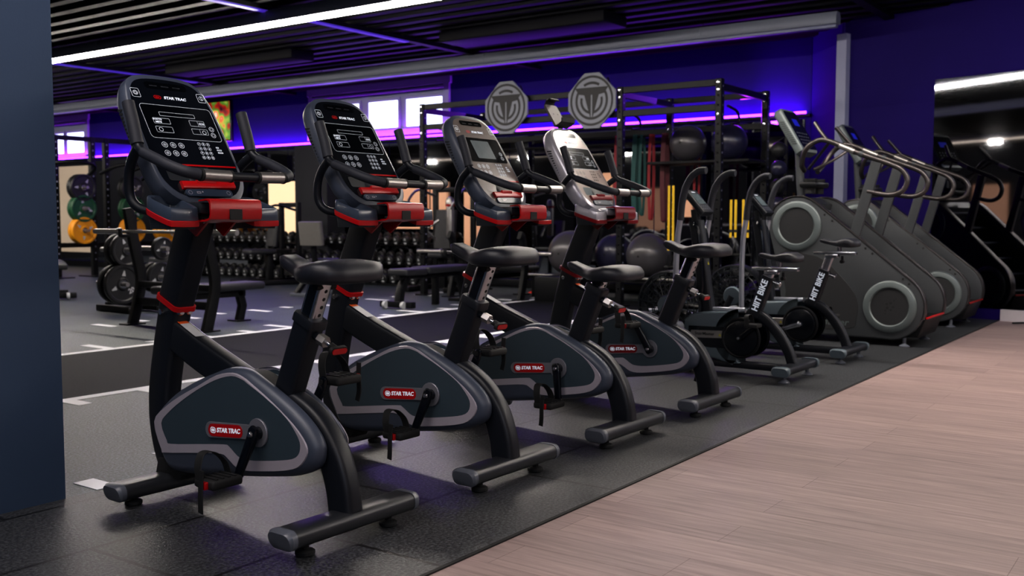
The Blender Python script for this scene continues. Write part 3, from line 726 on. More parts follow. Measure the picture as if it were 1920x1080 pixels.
    hs = obj('console_housing', bm, cup_silver if tablet else shell_navy, t, sharp=50)
    for s in (-1, 1):
        bm = NB()
        for i in range(16):
            b_ = 0.12 - i * 0.0155
            p = FO + Vector((s * 0.1795, 0, 0)) + FV * b_ - FN * 0.042
            box(bm, p, (0.003, 0.03, 0.006), 0, rot=None)
        obj('side_vent', bm, rubber, hs)
    bm = NB(); flat(bm, scaled(OUT, 0.965), FP(0.0052)); ringface(bm, scaled(OUT, 0.965), scaled(OUT, 0.985), lambda a, b: FP(0.0052)(a, b) if (a, b) in _in else FP(0.003)(a, b)) if False else None
    fc = obj('console_face', bm, face, hs)
    bm = NB(); flat(bm, moved(rr(0.292, 0.142, 0.014, 3), (0.008, 0.05)), FP(0.0064)); sc = obj('display_screen', bm, screen_black, hs)
    if screen:
        bm = NB(); flat(bm, moved(rr(0.14, 0.105, 0.004, 2), (0.0, 0.052)), FP(0.0072)); obj('lit_display', bm, screen_grey, sc)
    bm = NB(); o7 = 0.0078
    if not screen:
        for (a0, a1, b0, b1) in ((-0.071, 0.073, 0.074, 0.091), (-0.105, -0.039, 0.04, 0.064), (-0.107, -0.04, 0.003, 0.028), (0.041, 0.104, 0.04, 0.065), (0.038, 0.104, 0.005, 0.029)): frame_line(bm, a0, a1, b0, b1, 0.0013, 0.003, o7)
        cring(bm, (-0.088, 0.0155), 0.0085, 0.0022, o7); cring(bm, (0.088, 0.015), 0.008, 0.0018, o7); frame_line(bm, 0.081, 0.101, 0.046, 0.058, 0.001, 0.002, o7)
        frame_line(bm, -0.138, 0.152, -0.022, 0.121, 0.0016, 0.014, o7)
        frame_line(bm, 0.075, 0.0765, 0.042, 0.063, 0.0006, 0.0002, o7); frame_line(bm, 0.071, 0.0725, 0.007, 0.027, 0.0006, 0.0002, o7)
    for c_ in ((0.125, 0.032), (0.123, 0.006)): cring(bm, c_, 0.0105, 0.0016, o7); cring(bm, c_, 0.006, 0.0014, o7, 10)
    obj('screen_print', bm, white_print, sc)
    if not screen:
        text('screen_lettering', 'WATTS', 0.0095, white_print, sc, basis(FP(o7)(-0.088, 0.0575), (1, 0, 0), FV), 0.02, 0, 1.1)
        text('screen_lettering', 'METS', 0.0095, white_print, sc, basis(FP(o7)(-0.086, 0.0465), (1, 0, 0), FV), 0.02, 0, 1.1)
        text('screen_lettering', 'GOAL', 0.0075, white_print, sc, basis(FP(o7)(0.091, 0.052), (1, 0, 0), FV), 0.02, 0, 1.1)
    bm = NB(); o5 = 0.0066
    for i in range(3):
        for j in range(2):
            c_ = (-0.098 + i * 0.033 - j * 0.001, -0.048 - j * 0.034); cring(bm, c_, 0.0115, 0.0018, o5); cring(bm, c_, 0.0058, 0.0016, o5, 10); cdisc(bm, c_, 0.002, o5, 6)
        for j in range(4): cring(bm, (0.045 + i * 0.0185 - j * 0.0006, -0.036 - j * 0.019), 0.0072, 0.0013, o5, 12)
    for j, w_ in enumerate((0.012, 0.02, 0.022)): frame_line(bm, 0.112, 0.112 + w_, -0.05 - j * 0.011, -0.044 - j * 0.011, 0.0026, 0.0008, o5)
    for c_ in ((-0.131, 0.167), (0.138, 0.171)):
        frame_line(bm, c_[0] - 0.0165, c_[0] + 0.0165, c_[1] - 0.019, c_[1] + 0.019, 0.0018, 0.005, o5); cring(bm, c_, 0.0095, 0.0018, o5); 
    for q in range(6):
        a = q * PI / 3; c_ = (-0.131 + 0.005 * math.cos(a), 0.167 + 0.005 * math.sin(a)); cdisc(bm, c_, 0.0018, o5, 6)
    for (p, q) in ((0.1365, 0.006), (0.1365, -0.006)): flat(bm, [(0.1372, 0.171 - 0.0065), (0.1388, 0.171 - 0.0065), (0.1388, 0.171 + 0.0065), (0.1372, 0.171 + 0.0065)], FP(o5))
    flat(bm, [(0.1388, 0.1775), (0.1418, 0.1745), (0.1408, 0.1735), (0.1380, 0.176)], FP(o5)); flat(bm, [(0.1388, 0.1645), (0.1418, 0.1675), (0.1408, 0.1685), (0.1380, 0.166)], FP(o5))
    obj('button_print', bm, white_print if not tablet else rubber, fc)
    for j in range(4):
        for i in range(3):
            ch = ['123', '456', '789', 'C0E'][j][i]
            text('key_lettering', ch, 0.0085, white_print if not tablet else rubber, fc, basis(FP(o5)(0.045 + i * 0.0185 - j * 0.0006, -0.036 - j * 0.019), (1, 0, 0), FV), 0.02, 0, 1.0)
    text('brand_lettering', 'STAR TRAC', 0.0155, white_print, fc, basis(FP(o5)(0.022, 0.156), (1, 0, 0), FV), 0.035, 0.18, 1.12)
    bm = NB(); ringface(bm, moved(rr(0.030, 0.016, 0.0078, 4), (-0.049, 0.156)), moved(rr(0.024, 0.0105, 0.005, 4), (-0.049, 0.156)), FP(o5)); flat(bm, moved(rr(0.018, 0.006, 0.0028, 3), (-0.049, 0.156)), FP(o5)); obj('brand_emblem', bm, red_plastic, fc)
    bm = NB(); flat(bm, moved(rr(0.17, 0.028, 0.012, 4), (0.003, 0.208)), FP(0.0066)); gr = obj('grab_slot', bm, screen_black, fc)
    bm = NB()
    for i in range(3): frame_line(bm, -0.064 + i * 0.047, -0.034 + i * 0.047, 0.2035, 0.2065, 0.0008, 0.001, 0.0074)
    obj('slot_print', bm, cap_grey, gr)
    bm = NB(); flat(bm, [(-0.069, -0.133), (0.162, -0.133), (0.162, -0.126), (-0.06, -0.126)], FP(0.0066)); obj('accent_line', bm, red_plastic, fc)
    if screen or tablet:
        bm = NB(); flat(bm, moved(rr(0.25, 0.05, 0.008, 3), (0.0, -0.170)), FP(0.0066)); obj('vent_panel', bm, face if not tablet else screen_grey, fc)
    else:
        bm = NB(); flat(bm, moved(rr(0.27, 0.05, 0.01, 3), (0.0, -0.170)), FP(0.0066)); obj('vent_panel', bm, cup_dark, fc)
    bm = NB(); pth = [FP(0.004)(-0.10, -0.215), FP(0.004)(0.116, -0.211)]
    sweep(bm, pth, rr(0.03, 0.028, 0.006, 2), side=FV); box(bm, FP(0.016)(0.0, -0.202), (0.08, 0.012, 0.018), 0.003); obj('reading_ledge', bm, rp, hs)
    bm = NB(); sweep(bm, [FP(0.0)(0, -0.245), FP(0.012)(0, -0.245)], rr(0.19, 0.028, 0.012, 4), side=(1, 0, 0)); us = obj('port_panel', bm, cup_slate2, hs)
    bm = NB(); cring(bm, (-0.078, -0.245), 0.008, 0.002, 0.0125); cring(bm, (0.078, -0.245), 0.008, 0.002, 0.0125); frame_line(bm, -0.052, -0.036, -0.249, -0.241, 0.003, 0.001, 0.0125); cdisc(bm, (-0.028, -0.242), 0.003, 0.0125); obj('port_print', bm, stripe_silver, us)
    bm = NB(); sweep(bm, [(0, 0.70, 1.03), (0, 0.715, 1.09), (0, 0.79, 1.18)], rr(0.14, 0.10, 0.03, 3), side=(1, 0, 0)); obj('console_neck', bm, cup_dark, hs)
    # --- handlebar
    def mir(p): return (-p[0], p[1], p[2])
    half = [(0.23, 0.775, 1.385), (0.23, 0.748, 1.315), (0.231, 0.725, 1.245), (0.236, 0.685, 1.215), (0.236, 0.61, 1.19), (0.232, 0.55, 1.168), (0.21, 0.497, 1.149), (0.17, 0.478, 1.14), (0.08, 0.475, 1.138)]
    pts = half + [mir(p) for p in half[::-1]]
    bm = NB(); tube(bm, pts, 0.0155, 12, 5); hb = obj('handlebar', bm, frame_black, t)
    for s in (-1, 1):
        f = lambda p: (s * p[0], p[1], p[2])
        bm = NB(); g = smooth([f(p) for p in half[:3]], 5); sweep(bm, g, circ(0.0205, 14)); lathe(bm, [(0, 0.0), (0.012, -0.001)], g[0], 'z', 8) if False else None
        obj('grip', bm, grip, hb)
        bm = NB(); g = smooth([f(p) for p in half[3:8]], 5); sweep(bm, g, circ(0.0185, 14)); obj('bar_sleeve', bm, grip, hb)
        bm = NB(); cyl(bm, f((0.165, 0.478, 1.14)), f((0.058, 0.4747, 1.138)), 0.0195, 18); cs = obj('pulse_sensor', bm, brushed, hb)
        bm = NB(); cyl(bm, f((0.172, 0.478, 1.14)), f((0.163, 0.478, 1.14)), 0.0205, 16); obj('sensor_ring', bm, rubber, cs); bm = NB(); cyl(bm, f((0.060, 0.4747, 1.138)), f((0.052, 0.4747, 1.138)), 0.0205, 16); obj('sensor_ring', bm, rubber, cs)
        bm = NB(); tube(bm, [f((0.236, 0.715, 1.235)), f((0.222, 0.775, 1.19)), f((0.214, 0.805, 1.14)), f((0.206, 0.812, 1.075)), f((0.19, 0.785, 1.035)), f((0.13, 0.75, 1.022)), f((0.02, 0.735, 1.02))], 0.0165, 12, 5); obj('bar_support', bm, frame_black, hb)
    # --- cup trays and phone cradle
    for s in (-1, 1):
        cx, cy_ = s * 0.168, 0.64
        shape = [(-0.088, 0.085), (-0.03, 0.098), (0.06, 0.09), (0.085, 0.04), (0.085, -0.075), (0.05, -0.092), (-0.065, -0.092), (-0.09, -0.06)]
        shape = smooth2([(a * s * 0.68, b * 0.84) for a, b in shape], 3)
        def lay(k, z, cx=cx, cy_=cy_, shape=shape): return [(cx + a * k, cy_ + b * k, z + (b * k * 0.30 if z > 0.985 else 0)) for a, b in shape]
        def skin(bm, L_):
            R_ = [[bm.verts.new(p) for p in l] for l in L_]; n_ = len(shape)
            for A_, B_ in zip(R_, R_[1:]):
                for i in range(n_): bm.faces.new((A_[i], A_[(i + 1) % n_], B_[(i + 1) % n_], B_[i]))
            return R_
        bm = NB(); R_ = skin(bm, [lay(0.80, 0.972), lay(0.84, 0.966), lay(0.9, 1.0)]); bm.faces.new(R_[0])
        cu_ = obj('cup_tray', bm, cup_dark, t)
        bm = NB(); skin(bm, [lay(0.9, 0.996), lay(0.985, 0.996), lay(1.0, 1.003), lay(1.0, 1.014), lay(0.96, 1.016)]); obj('tray_band', bm, rp, cu_)
        bm = NB(); R_ = skin(bm, [lay(0.95, 1.012), lay(0.97, 1.016), lay(0.95, 1.052), lay(0.92, 1.056), lay(0.80, 1.054), lay(0.77, 1.048), lay(0.72, 0.992)]); bm.faces.new(R_[-1]); obj('tray_rim', bm, rim, cu_)
    bm = NB(); box(bm, (0, 0.65, 1.035), (0.22, 0.17, 0.04), 0.012); obj('center_tray', bm, cup_dark if not tablet else rim, t)
    bm = NB(); extr(bm, [(0.58, 1.062), (0.535, 1.066), (0.522, 1.062), (0.516, 1.05), (0.514, 1.012), (0.52, 0.998), (0.535, 0.992), (0.64, 0.985), (0.64, 0.989), (0.538, 0.998), (0.526, 1.003), (0.521, 1.014), (0.523, 1.048), (0.528, 1.057), (0.538, 1.060), (0.58, 1.057)], -0.105, 0.105)
    ph = obj('phone_cradle', bm, rp, t)
    bm = NB(); box(bm, (-0.005, 0.5135, 1.014), (0.052, 0.004, 0.036), 0.0015, 1); obj('cradle_notch', bm, rubber, ph)
    for s in (-1, 1):
        bm = NB(); extr(bm, [(0.56, 1.0), (0.70, 1.0), (0.70, 0.965), (0.66, 0.94), (0.60, 0.985)], s * 0.052, s * 0.062); obj('cradle_bracket', bm, rp, ph)
        bm = NB(); lathe(bm, [(0, s * 0.006), (0.007, s * 0.005), (0.009, 0), (0, 0)], (s * 0.063, 0.61, 0.992), 'x', 10); obj('cradle_screw', bm, chrome, ph)
    if tablet:
        TX = 0.03
        bm = NB(); sweep(bm, [FP(-0.03)(TX, 0.22), FP(-0.025)(TX, 0.262), FP(-0.02)(TX, 0.29)], rr(0.03, 0.02, 0.006, 2), side=(1, 0, 0)); tb = obj('tablet_holder', bm, rubber, t)
        bm = NB(); sweep(bm, [FP(-0.02)(TX, 0.355), FP(-0.008)(TX, 0.355)], rr(0.118, 0.15, 0.014, 3), side=(1, 0, 0)); obj('holder_plate', bm, holder_taupe, tb)
        bm = NB(); sweep(bm, [FP(-0.02)(TX, 0.284), FP(0.012)(TX, 0.276), FP(0.04)(TX, 0.278), FP(0.05)(TX, 0.296)], rr(0.135, 0.008, 0.003, 1), side=(1, 0, 0)); obj('holder_jaw', bm, rubber, tb); bm = NB(); sweep(bm, [FP(-0.02)(TX, 0.432), FP(0.0)(TX, 0.448), FP(0.026)(TX, 0.446), FP(0.032)(TX, 0.434)], rr(0.09, 0.008, 0.003, 1), side=(1, 0, 0)); obj('holder_jaw', bm, rubber, tb)
        bm = NB(); cdisc(bm, (TX - 0.02, 0.365), 0.005, -0.0075); cdisc(bm, (TX + 0.022, 0.365), 0.005, -0.0075); obj('holder_screw', bm, rubber, tb)
    return t
holder_taupe = M('holder_taupe', (92, 84, 82), 0.55, noise=0.05)
cap_silver = M('logo_plate_silver', (138, 138, 146), 0.35, metal=0.5, noise=0.05)
cup_slate2 = M('port_slate', (44, 56, 74), 0.35, coat=0.1, noise=0.04)
RZB = math.radians(-1.1)
make_bike((2.199, 2.196, 0), RZB, 'nearest upright exercise bike, dark glossy console, beside the grey partition wall end', 0.872, 0, -69, gloss_black, False, cup_grey, red_plastic)
make_bike((3.06, 2.199, 0), RZB, 'upright exercise bike with dark console, second from the grey partition wall', 0.893, 0, -70, gloss_black, False, cup_grey, red_plastic)
make_bike((3.935, 2.170, 0), RZB, 'upright exercise bike with console washed brownish by reflected light and a grey lit screen', 0.79, 0, -100, washed_brown, True, cup_grey, red_plastic)
make_bike((4.796, 2.150, 0), RZB, 'upright exercise bike with a tablet holder on its console washed pale by reflected light', 0.872, 0, 62, washed_pale, False, cup_silver, red_dark, True)
# ================================================================== FAN BIKES (two, next in the row)
def make_fan_bike(loc, rz, label, crank_deg, lift):
    t = thing('fan_bike', label, 'exercise bike', loc, rz, 'fan bikes with moving arms')
    for (u, nm) in ((0.0, 'rear_foot'), (1.06, 'front_foot')):
        bm = NB(); sweep(bm, [(-0.24, u, 0.075), (0.24, u, 0.075)], rr(0.10, 0.05, 0.022, 4), side=(0, 1, 0)); f = obj(nm, bm, frame_black, t)
        for s in (-1, 1):
            bm = NB(); sweep(bm, [(s * 0.238, u, 0.075), (s * 0.268, u, 0.075), (s * 0.275, u, 0.073)], rr(0.112, 0.062, 0.027, 4), side=(0, 1, 0), scales=[1, 1, 0.86]); obj('end_cap', bm, hiit_grey, f)
            bm = NB(); lathe(bm, [(0, 0), (0.034, 0), (0.036, 0.006), (0.022, 0.018), (0.013, 0.022), (0.013, 0.05), (0, 0.05)], (s * 0.2, u, 0), 'z', 18); obj('leveling_foot', bm, cap_grey, f)
    bm = NB(); sweep(bm, [(0, 0.03, 0.06), (0, 1.04, 0.06)], rr(0.07, 0.045, 0.01, 2), side=(1, 0, 0)); obj('base_rail', bm, frame_black, t)
    # body around the drive wheel
    c = Vector((0.335, 0.242)); R = 0.165
    poly = [(c.x + R * math.cos(a), c.y + R * math.sin(a)) for a in [math.radians(d) for d in range(95, -86, -12)][::1]]
    poly = [(0.60, 0.395), (0.335, 0.407)] + poly[1:] + [(0.36, 0.072), (0.45, 0.075), (0.56, 0.10), (0.66, 0.16), (0.74, 0.24), (0.74, 0.34), (0.68, 0.385)]
    bm = NB(); extr(bm, poly, -0.075, 0.075, 0.02, 4); bd = obj('drive_housing', bm, hiit_grey, t, sharp=50)
    for s in (-1, 1):
        bm = NB(); extr(bm, [(0.36, 0.305), (0.70, 0.30), (0.71, 0.215), (0.64, 0.175), (0.55, 0.165), (0.40, 0.168)], s * 0.074, s * 0.0765); obj('side_recess', bm, gloss_black, bd)
        bm = NB(); extr(bm, [(0.44, 0.28), (0.68, 0.272), (0.70, 0.222), (0.44, 0.232)], s * 0.076, s * 0.081, 0.001, 1); pl = obj('name_plate', bm, brushed, bd)
        ex = (0, -1, 0.03) if s < 0 else (0, 1, -0.03)
        text('name_lettering', 'StairMaster', 0.026, rubber, pl, basis((s * 0.0816, 0.585, 0.253), ex, (0, 0, 1)), 0.02, 0, 1.15)
        bm = NB(); flat(bm, [(0.468, 0.243), (0.488, 0.243), (0.478, 0.262)], lambda a, b: (s * 0.0818, a, b)); obj('warning_sticker', bm, sticker_yellow, pl)
        bm = NB(); lathe(bm, [(0, s * 0.09), (0.10, s * 0.09), (0.112, s * 0.086), (0.118, s * 0.074), (0.118, s * 0.06)], (0, c.x, c.y), 'x', 40); obj('chainring_cover', bm, gloss_black, bd)
        bm = NB(); lathe(bm, [(0.116, s * 0.074), (0.116, s * 0.084), (0.122, s * 0.087), (0.13, s * 0.084), (0.132, s * 0.074)], (0, c.x, c.y), 'x', 40); obj('cover_ring', bm, dark_steel, bd)
    bm = NB(); cyl(bm, (0, 0.34, 0.412), (0, 0.66, 0.405), 0.018, 10); obj('top_tube', bm, silver_tube, t)
    # rear arch and seat tube
    bm = NB(); pth = smooth([(0, 0.32, 0.40), (0, 0.22, 0.375), (0, 0.12, 0.28), (0, 0.055, 0.18), (0, 0.02, 0.09)], 6); sweep(bm, pth, rr(0.055, 0.062, 0.014, 3), side=(1, 0, 0)); obj('rear_arch', bm, frame_black, t)
    a0, a1 = Vector((0, 0.278, 0.385)), Vector((0, 0.188, 0.635)); sd = (a1 - a0).normalized()
    bm = NB(); sweep(bm, [a0, a1], rr(0.062, 0.074, 0.01, 3), side=(1, 0, 0)); stb = obj('seat_tube', bm, frame_black, t)
    nrm = Vector((0, -sd.z, sd.y))
    text('tube_lettering', 'HIIT BIKE', 0.056, white_print, stb, basis(a0.lerp(a1, 0.52) + Vector((-0.0318, 0, 0)), sd, Vector((0, sd.z, -sd.y))), 0.03, 0, 0.92)
    zr = 0.685 + lift
    a2 = a0 + sd * ((zr - 0.012 - a0.z) / sd.z)
    bm = NB(); sweep(bm, [a1 - sd * 0.05, a2], rr(0.045, 0.058, 0.008, 2), side=(1, 0, 0)); obj('seat_post', bm, chrome, t)
    bm = NB(); pt = a1 - sd * 0.02 + nrm * 0.04; cyl(bm, pt, pt + nrm * 0.03, 0.012, 12); cyl(bm, pt + nrm * 0.028, pt + nrm * 0.05, 0.02, 14, bev=0.004); obj('adjuster_knob', bm, chrome, t)
    bm = NB(); box(bm, (0, a2.y - 0.03, zr), (0.05, 0.30, 0.024), 0.004); box(bm, (0, a2.y - 0.01, zr - 0.02), (0.066, 0.09, 0.03), 0.006); sl = obj('seat_slider', bm, chrome, t)
    bm = NB(); cyl(bm, (0, a2.y - 0.08, zr - 0.02), (0, a2.y - 0.08, zr - 0.06), 0.009, 10); cyl(bm, (-0.02, a2.y - 0.08, zr - 0.06), (0.02, a2.y - 0.08, zr - 0.06), 0.013, 10, bev=0.003); obj('slider_knob', bm, dark_steel, sl)
    bm = NB(); cyl(bm, (0, a2.y - 0.06, zr), (0, a2.y - 0.06, zr + 0.045), 0.016, 12); obj('saddle_clamp', bm, chrome, sl)
    bm = NB(); saddle_mesh(bm, (0, a2.y - 0.062, zr + 0.105), [(-0.132, 0.05, -0.03, -0.05), (-0.12, 0.085, -0.014, -0.06), (-0.085, 0.105, 0.002, -0.066), (-0.04, 0.098, 0.0, -0.064), (0.01, 0.066, -0.014, -0.058), (0.05, 0.042, -0.016, -0.05), (0.095, 0.033, -0.008, -0.042), (0.125, 0.028, -0.002, -0.034), (0.14, 0.016, -0.008, -0.026)]); obj('saddle', bm, saddle, t, sharp=60)
    # crank
    for s in (-1, 1):
        a = math.radians(crank_deg + (0 if s < 0 else 180)); d = Vector((0, math.cos(a), math.sin(a))); cc = Vector((s * 0.1, c.x, c.y)); e = cc + d * 0.155 + Vector((s * 0.014, 0, 0))
        bm = NB(); cyl(bm, (s * 0.08, c.x, c.y), (s * 0.115, c.x, c.y), 0.018, 14, bev=0.002); sweep(bm, [cc - d * 0.018, cc + d * 0.02, e, e + d * 0.014], rr(0.018, 0.034, 0.006, 2), side=(1, 0, 0), scales=[0.8, 1, 0.8, 0.6]); ck = obj('crank_arm', bm, gloss_black if crank_deg > 0 else chrome, t)
        bm = NB(); lathe(bm, [(0, s * 0.014), (0.009, s * 0.012), (0.01, 0), (0, 0)], (s * 0.11, c.x, c.y), 'x', 10); obj('crank_bolt', bm, chrome, ck)
        pc = e + Vector((s * 0.065, 0, 0)); bm = NB(); box(bm, pc, (0.09, 0.085, 0.024), 0.008); cyl(bm, e, pc, 0.008, 8)
        pd_ = obj('pedal', bm, rubber, t)
        bm = NB(); sweep(bm, smooth([pc + Vector((-0.045, 0.02, 0)), pc + Vector((-0.035, 0.03, 0.06)), pc + Vector((0.03, 0.03, 0.06)), pc + Vector((0.045, 0.02, 0))], 4), rr(0.028, 0.003, 0.001, 1), side=(0, 1, 0)); obj('foot_strap', bm, rubber, pd_)
    # fan wheel in its cage
    fc = Vector((0, 0.86, 0.42)); FR = 0.225
    bm = NB()
    for s in (-1, 1):
        for r_ in (FR, FR * 0.86, FR * 0.66, FR * 0.46): tube(bm, [fc + Vector((s * (0.07 if r_ < FR else 0.055), r_ * math.cos(2 * PI * i / 36), r_ * math.sin(2 * PI * i / 36))) for i in range(36)], 0.006 if r_ == FR else 0.0035, 6, closed=True)
        for k in range(24):
            a = 2 * PI * k / 24; sweep(bm, [fc + Vector((s * 0.07, 0.07 * math.cos(a), 0.07 * math.sin(a))), fc + Vector((s * 0.07, FR * 0.86 * math.cos(a + 0.15), FR * 0.86 * math.sin(a + 0.15))), fc + Vector((s * 0.055, FR * math.cos(a + 0.17), FR * math.sin(a + 0.17)))], circ(0.003, 5))
    obj('fan_cage', bm, plastic_clear, t)
    bm = NB(); R_ = [fc + Vector((0, (FR + 0.004) * math.cos(2 * PI * i / 48), (FR + 0.004) * math.sin(2 * PI * i / 48))) for i in range(48)]
    sweep(bm, R_, rr(0.116, 0.014, 0.005, 2), side=(1, 0, 0), closed=True); obj('fan_rim', bm, frame_black, t)
    bm = NB(); lathe(bm, [(0, -0.09), (0.065, -0.088), (0.075, -0.07), (0.075, 0.07), (0.065, 0.088), (0, 0.09)], fc, 'x', 28); obj('fan_hub', bm, hiit_grey, t)
    bm = NB()
    for k in range(10):
        a = 2 * PI * k / 10; m4 = Matrix.Translation(fc) @ Matrix.Rotation(a, 4, 'X'); vs = box(bm, (0, 0.14, 0), (0.07, 0.12, 0.003), 0, rot=Matrix.Rotation(0.5, 3, 'Y')); bmesh.ops.transform(bm, matrix=m4, verts=vs)
    obj('fan_blade', bm, dark_steel, t)
    bm = NB()
    for s in (-1, 1): sweep(bm, [(s * 0.085, 0.86, 0.42), (s * 0.085, 0.95, 0.25), (s * 0.06, 1.03, 0.085)], rr(0.02, 0.045, 0.006, 2), side=(1, 0, 0))
    sweep(bm, [(0, 0.72, 0.36), (0, 0.80, 0.30), (0, 1.03, 0.10)], rr(0.05, 0.05, 0.008, 2), side=(1, 0, 0)); obj('fork', bm, frame_black, t)
    # mast and console
    bm = NB(); sweep(bm, smooth([(0, 0.60, 0.40), (0, 0.625, 0.55), (0, 0.66, 0.80), (0, 0.69, 0.985)], 5), rr(0.075, 0.085, 0.014, 3), side=(1, 0, 0)); mt = obj('front_mast', bm, frame_black, t)
    bm = NB()
    for s in (-1, 1): tube(bm, [(s * 0.045, 0.64, 0.44), (s * 0.058, 0.62, 0.60), (s * 0.06, 0.645, 0.90), (s * 0.04, 0.685, 0.965), (0, 0.69, 0.985)], 0.012, 8, 5)
    obj('mast_hoop', bm, gloss_black, mt)
    bm = NB(); flat(bm, [(-0.012, 0.0), (0.012, 0.0), (0.0, 0.022)], lambda a, b: (a, 0.60 + b * 0.2, 0.70 + b)); obj('warning_sticker', bm, sticker_yellow, mt)
    k0, k1 = Vector((0, 0.615, 1.03)), Vector((0, 0.745, 1.175)); kv = (k1 - k0).normalized(); kn = Vector((0, -kv.z, kv.y))
    bm = NB(); sweep(bm, [k0, k1], rr(0.155, 0.04, 0.012, 3), side=(1, 0, 0)); cb = obj('console', bm, frame_black, t)
    bm = NB(); KP = lambda a, b: k0.lerp(k1, 0.5) + Vector((a, 0, 0)) + kv * b + kn * 0.0206
    flat(bm, moved(rr(0.105, 0.09, 0.006, 2), (0, 0.02)), KP); obj('console_screen', bm, screen_grey, cb)
    bm = NB()
    for i in range(4):
        for j in range(2): flat(bm, moved(circ(0.008, 10), (-0.045 + 0.03 * i, -0.045 - 0.022 * j)), KP)
    obj('console_button', bm, cap_grey, cb)
    text('console_lettering', 'StairMaster', 0.012, white_print, cb, basis(KP(0, 0.078), (1, 0, 0), kv), 0.02)
    bm = NB(); sweep(bm, [(0, 0.69, 0.96), (0, 0.70, 1.06)], rr(0.05, 0.05, 0.01, 2), side=(1, 0, 0)); obj('console_neck', bm, frame_black, cb)
    # moving arms
    for s in (-1, 1):
        x = s * 0.215
        bm = NB(); tube(bm, [(x, 0.725, 0.30), (x, 0.728, 0.62), (x, 0.72, 0.86), (x, 0.70, 1.0)], 0.0185, 12, 4); am = obj('swing_arm', bm, silver_tube, t)
        bm = NB(); tube(bm, [(x, 0.70, 0.99), (x, 0.69, 1.10), (x * 1.0, 0.665, 1.2), (x * 1.02, 0.62, 1.27), (x * 1.04, 0.565, 1.302), (x * 1.05, 0.52, 1.302)], 0.0225, 12, 5); obj('arm_grip', bm, grip, am)
        bm = NB(); lathe(bm, [(0.026, -0.03), (0.044, -0.03), (0.05, -0.02), (0.05, 0.02), (0.044, 0.03), (0.026, 0.03), (0.026, -0.03)], (x * 0.86, 0.80, 0.31), 'x', 24); obj('pivot_ring', bm, silver_tube, am)
        bm = NB(); cyl(bm, (x * 0.72, 0.725, 0.30), (x * 1.12, 0.725, 0.30), 0.034, 16, bev=0.005); sweep(bm, [(x * 0.92, 0.725, 0.31), (x * 0.9, 0.70, 0.22), (x * 0.88, 0.66, 0.12)], rr(0.022, 0.04, 0.006, 2), side=(1, 0, 0)); obj('arm_link', bm, silver_tube, am)
        bm = NB(); cyl(bm, (x * 0.5, 0.9, 0.10), (x * 1.3, 0.9, 0.10), 0.02, 12, bev=0.003); sweep(bm, [(s * 0.06, 0.88, 0.10), (s * 0.06, 0.95, 0.06)], rr(0.03, 0.03, 0.005, 1), side=(1, 0, 0)); obj('foot_peg', bm, dark_steel, t)
    return t
make_fan_bike((6.079, 2.157, 0), math.radians(-0.6), 'fan bike beside the tablet holder bike, silver moving arms, seat lower than its twin', 142, 0.0)
make_fan_bike((7.117, 2.139, 0), math.radians(-0.6), 'fan bike standing in front of the nearest stair climber, saddle raised higher', -18, 0.072)

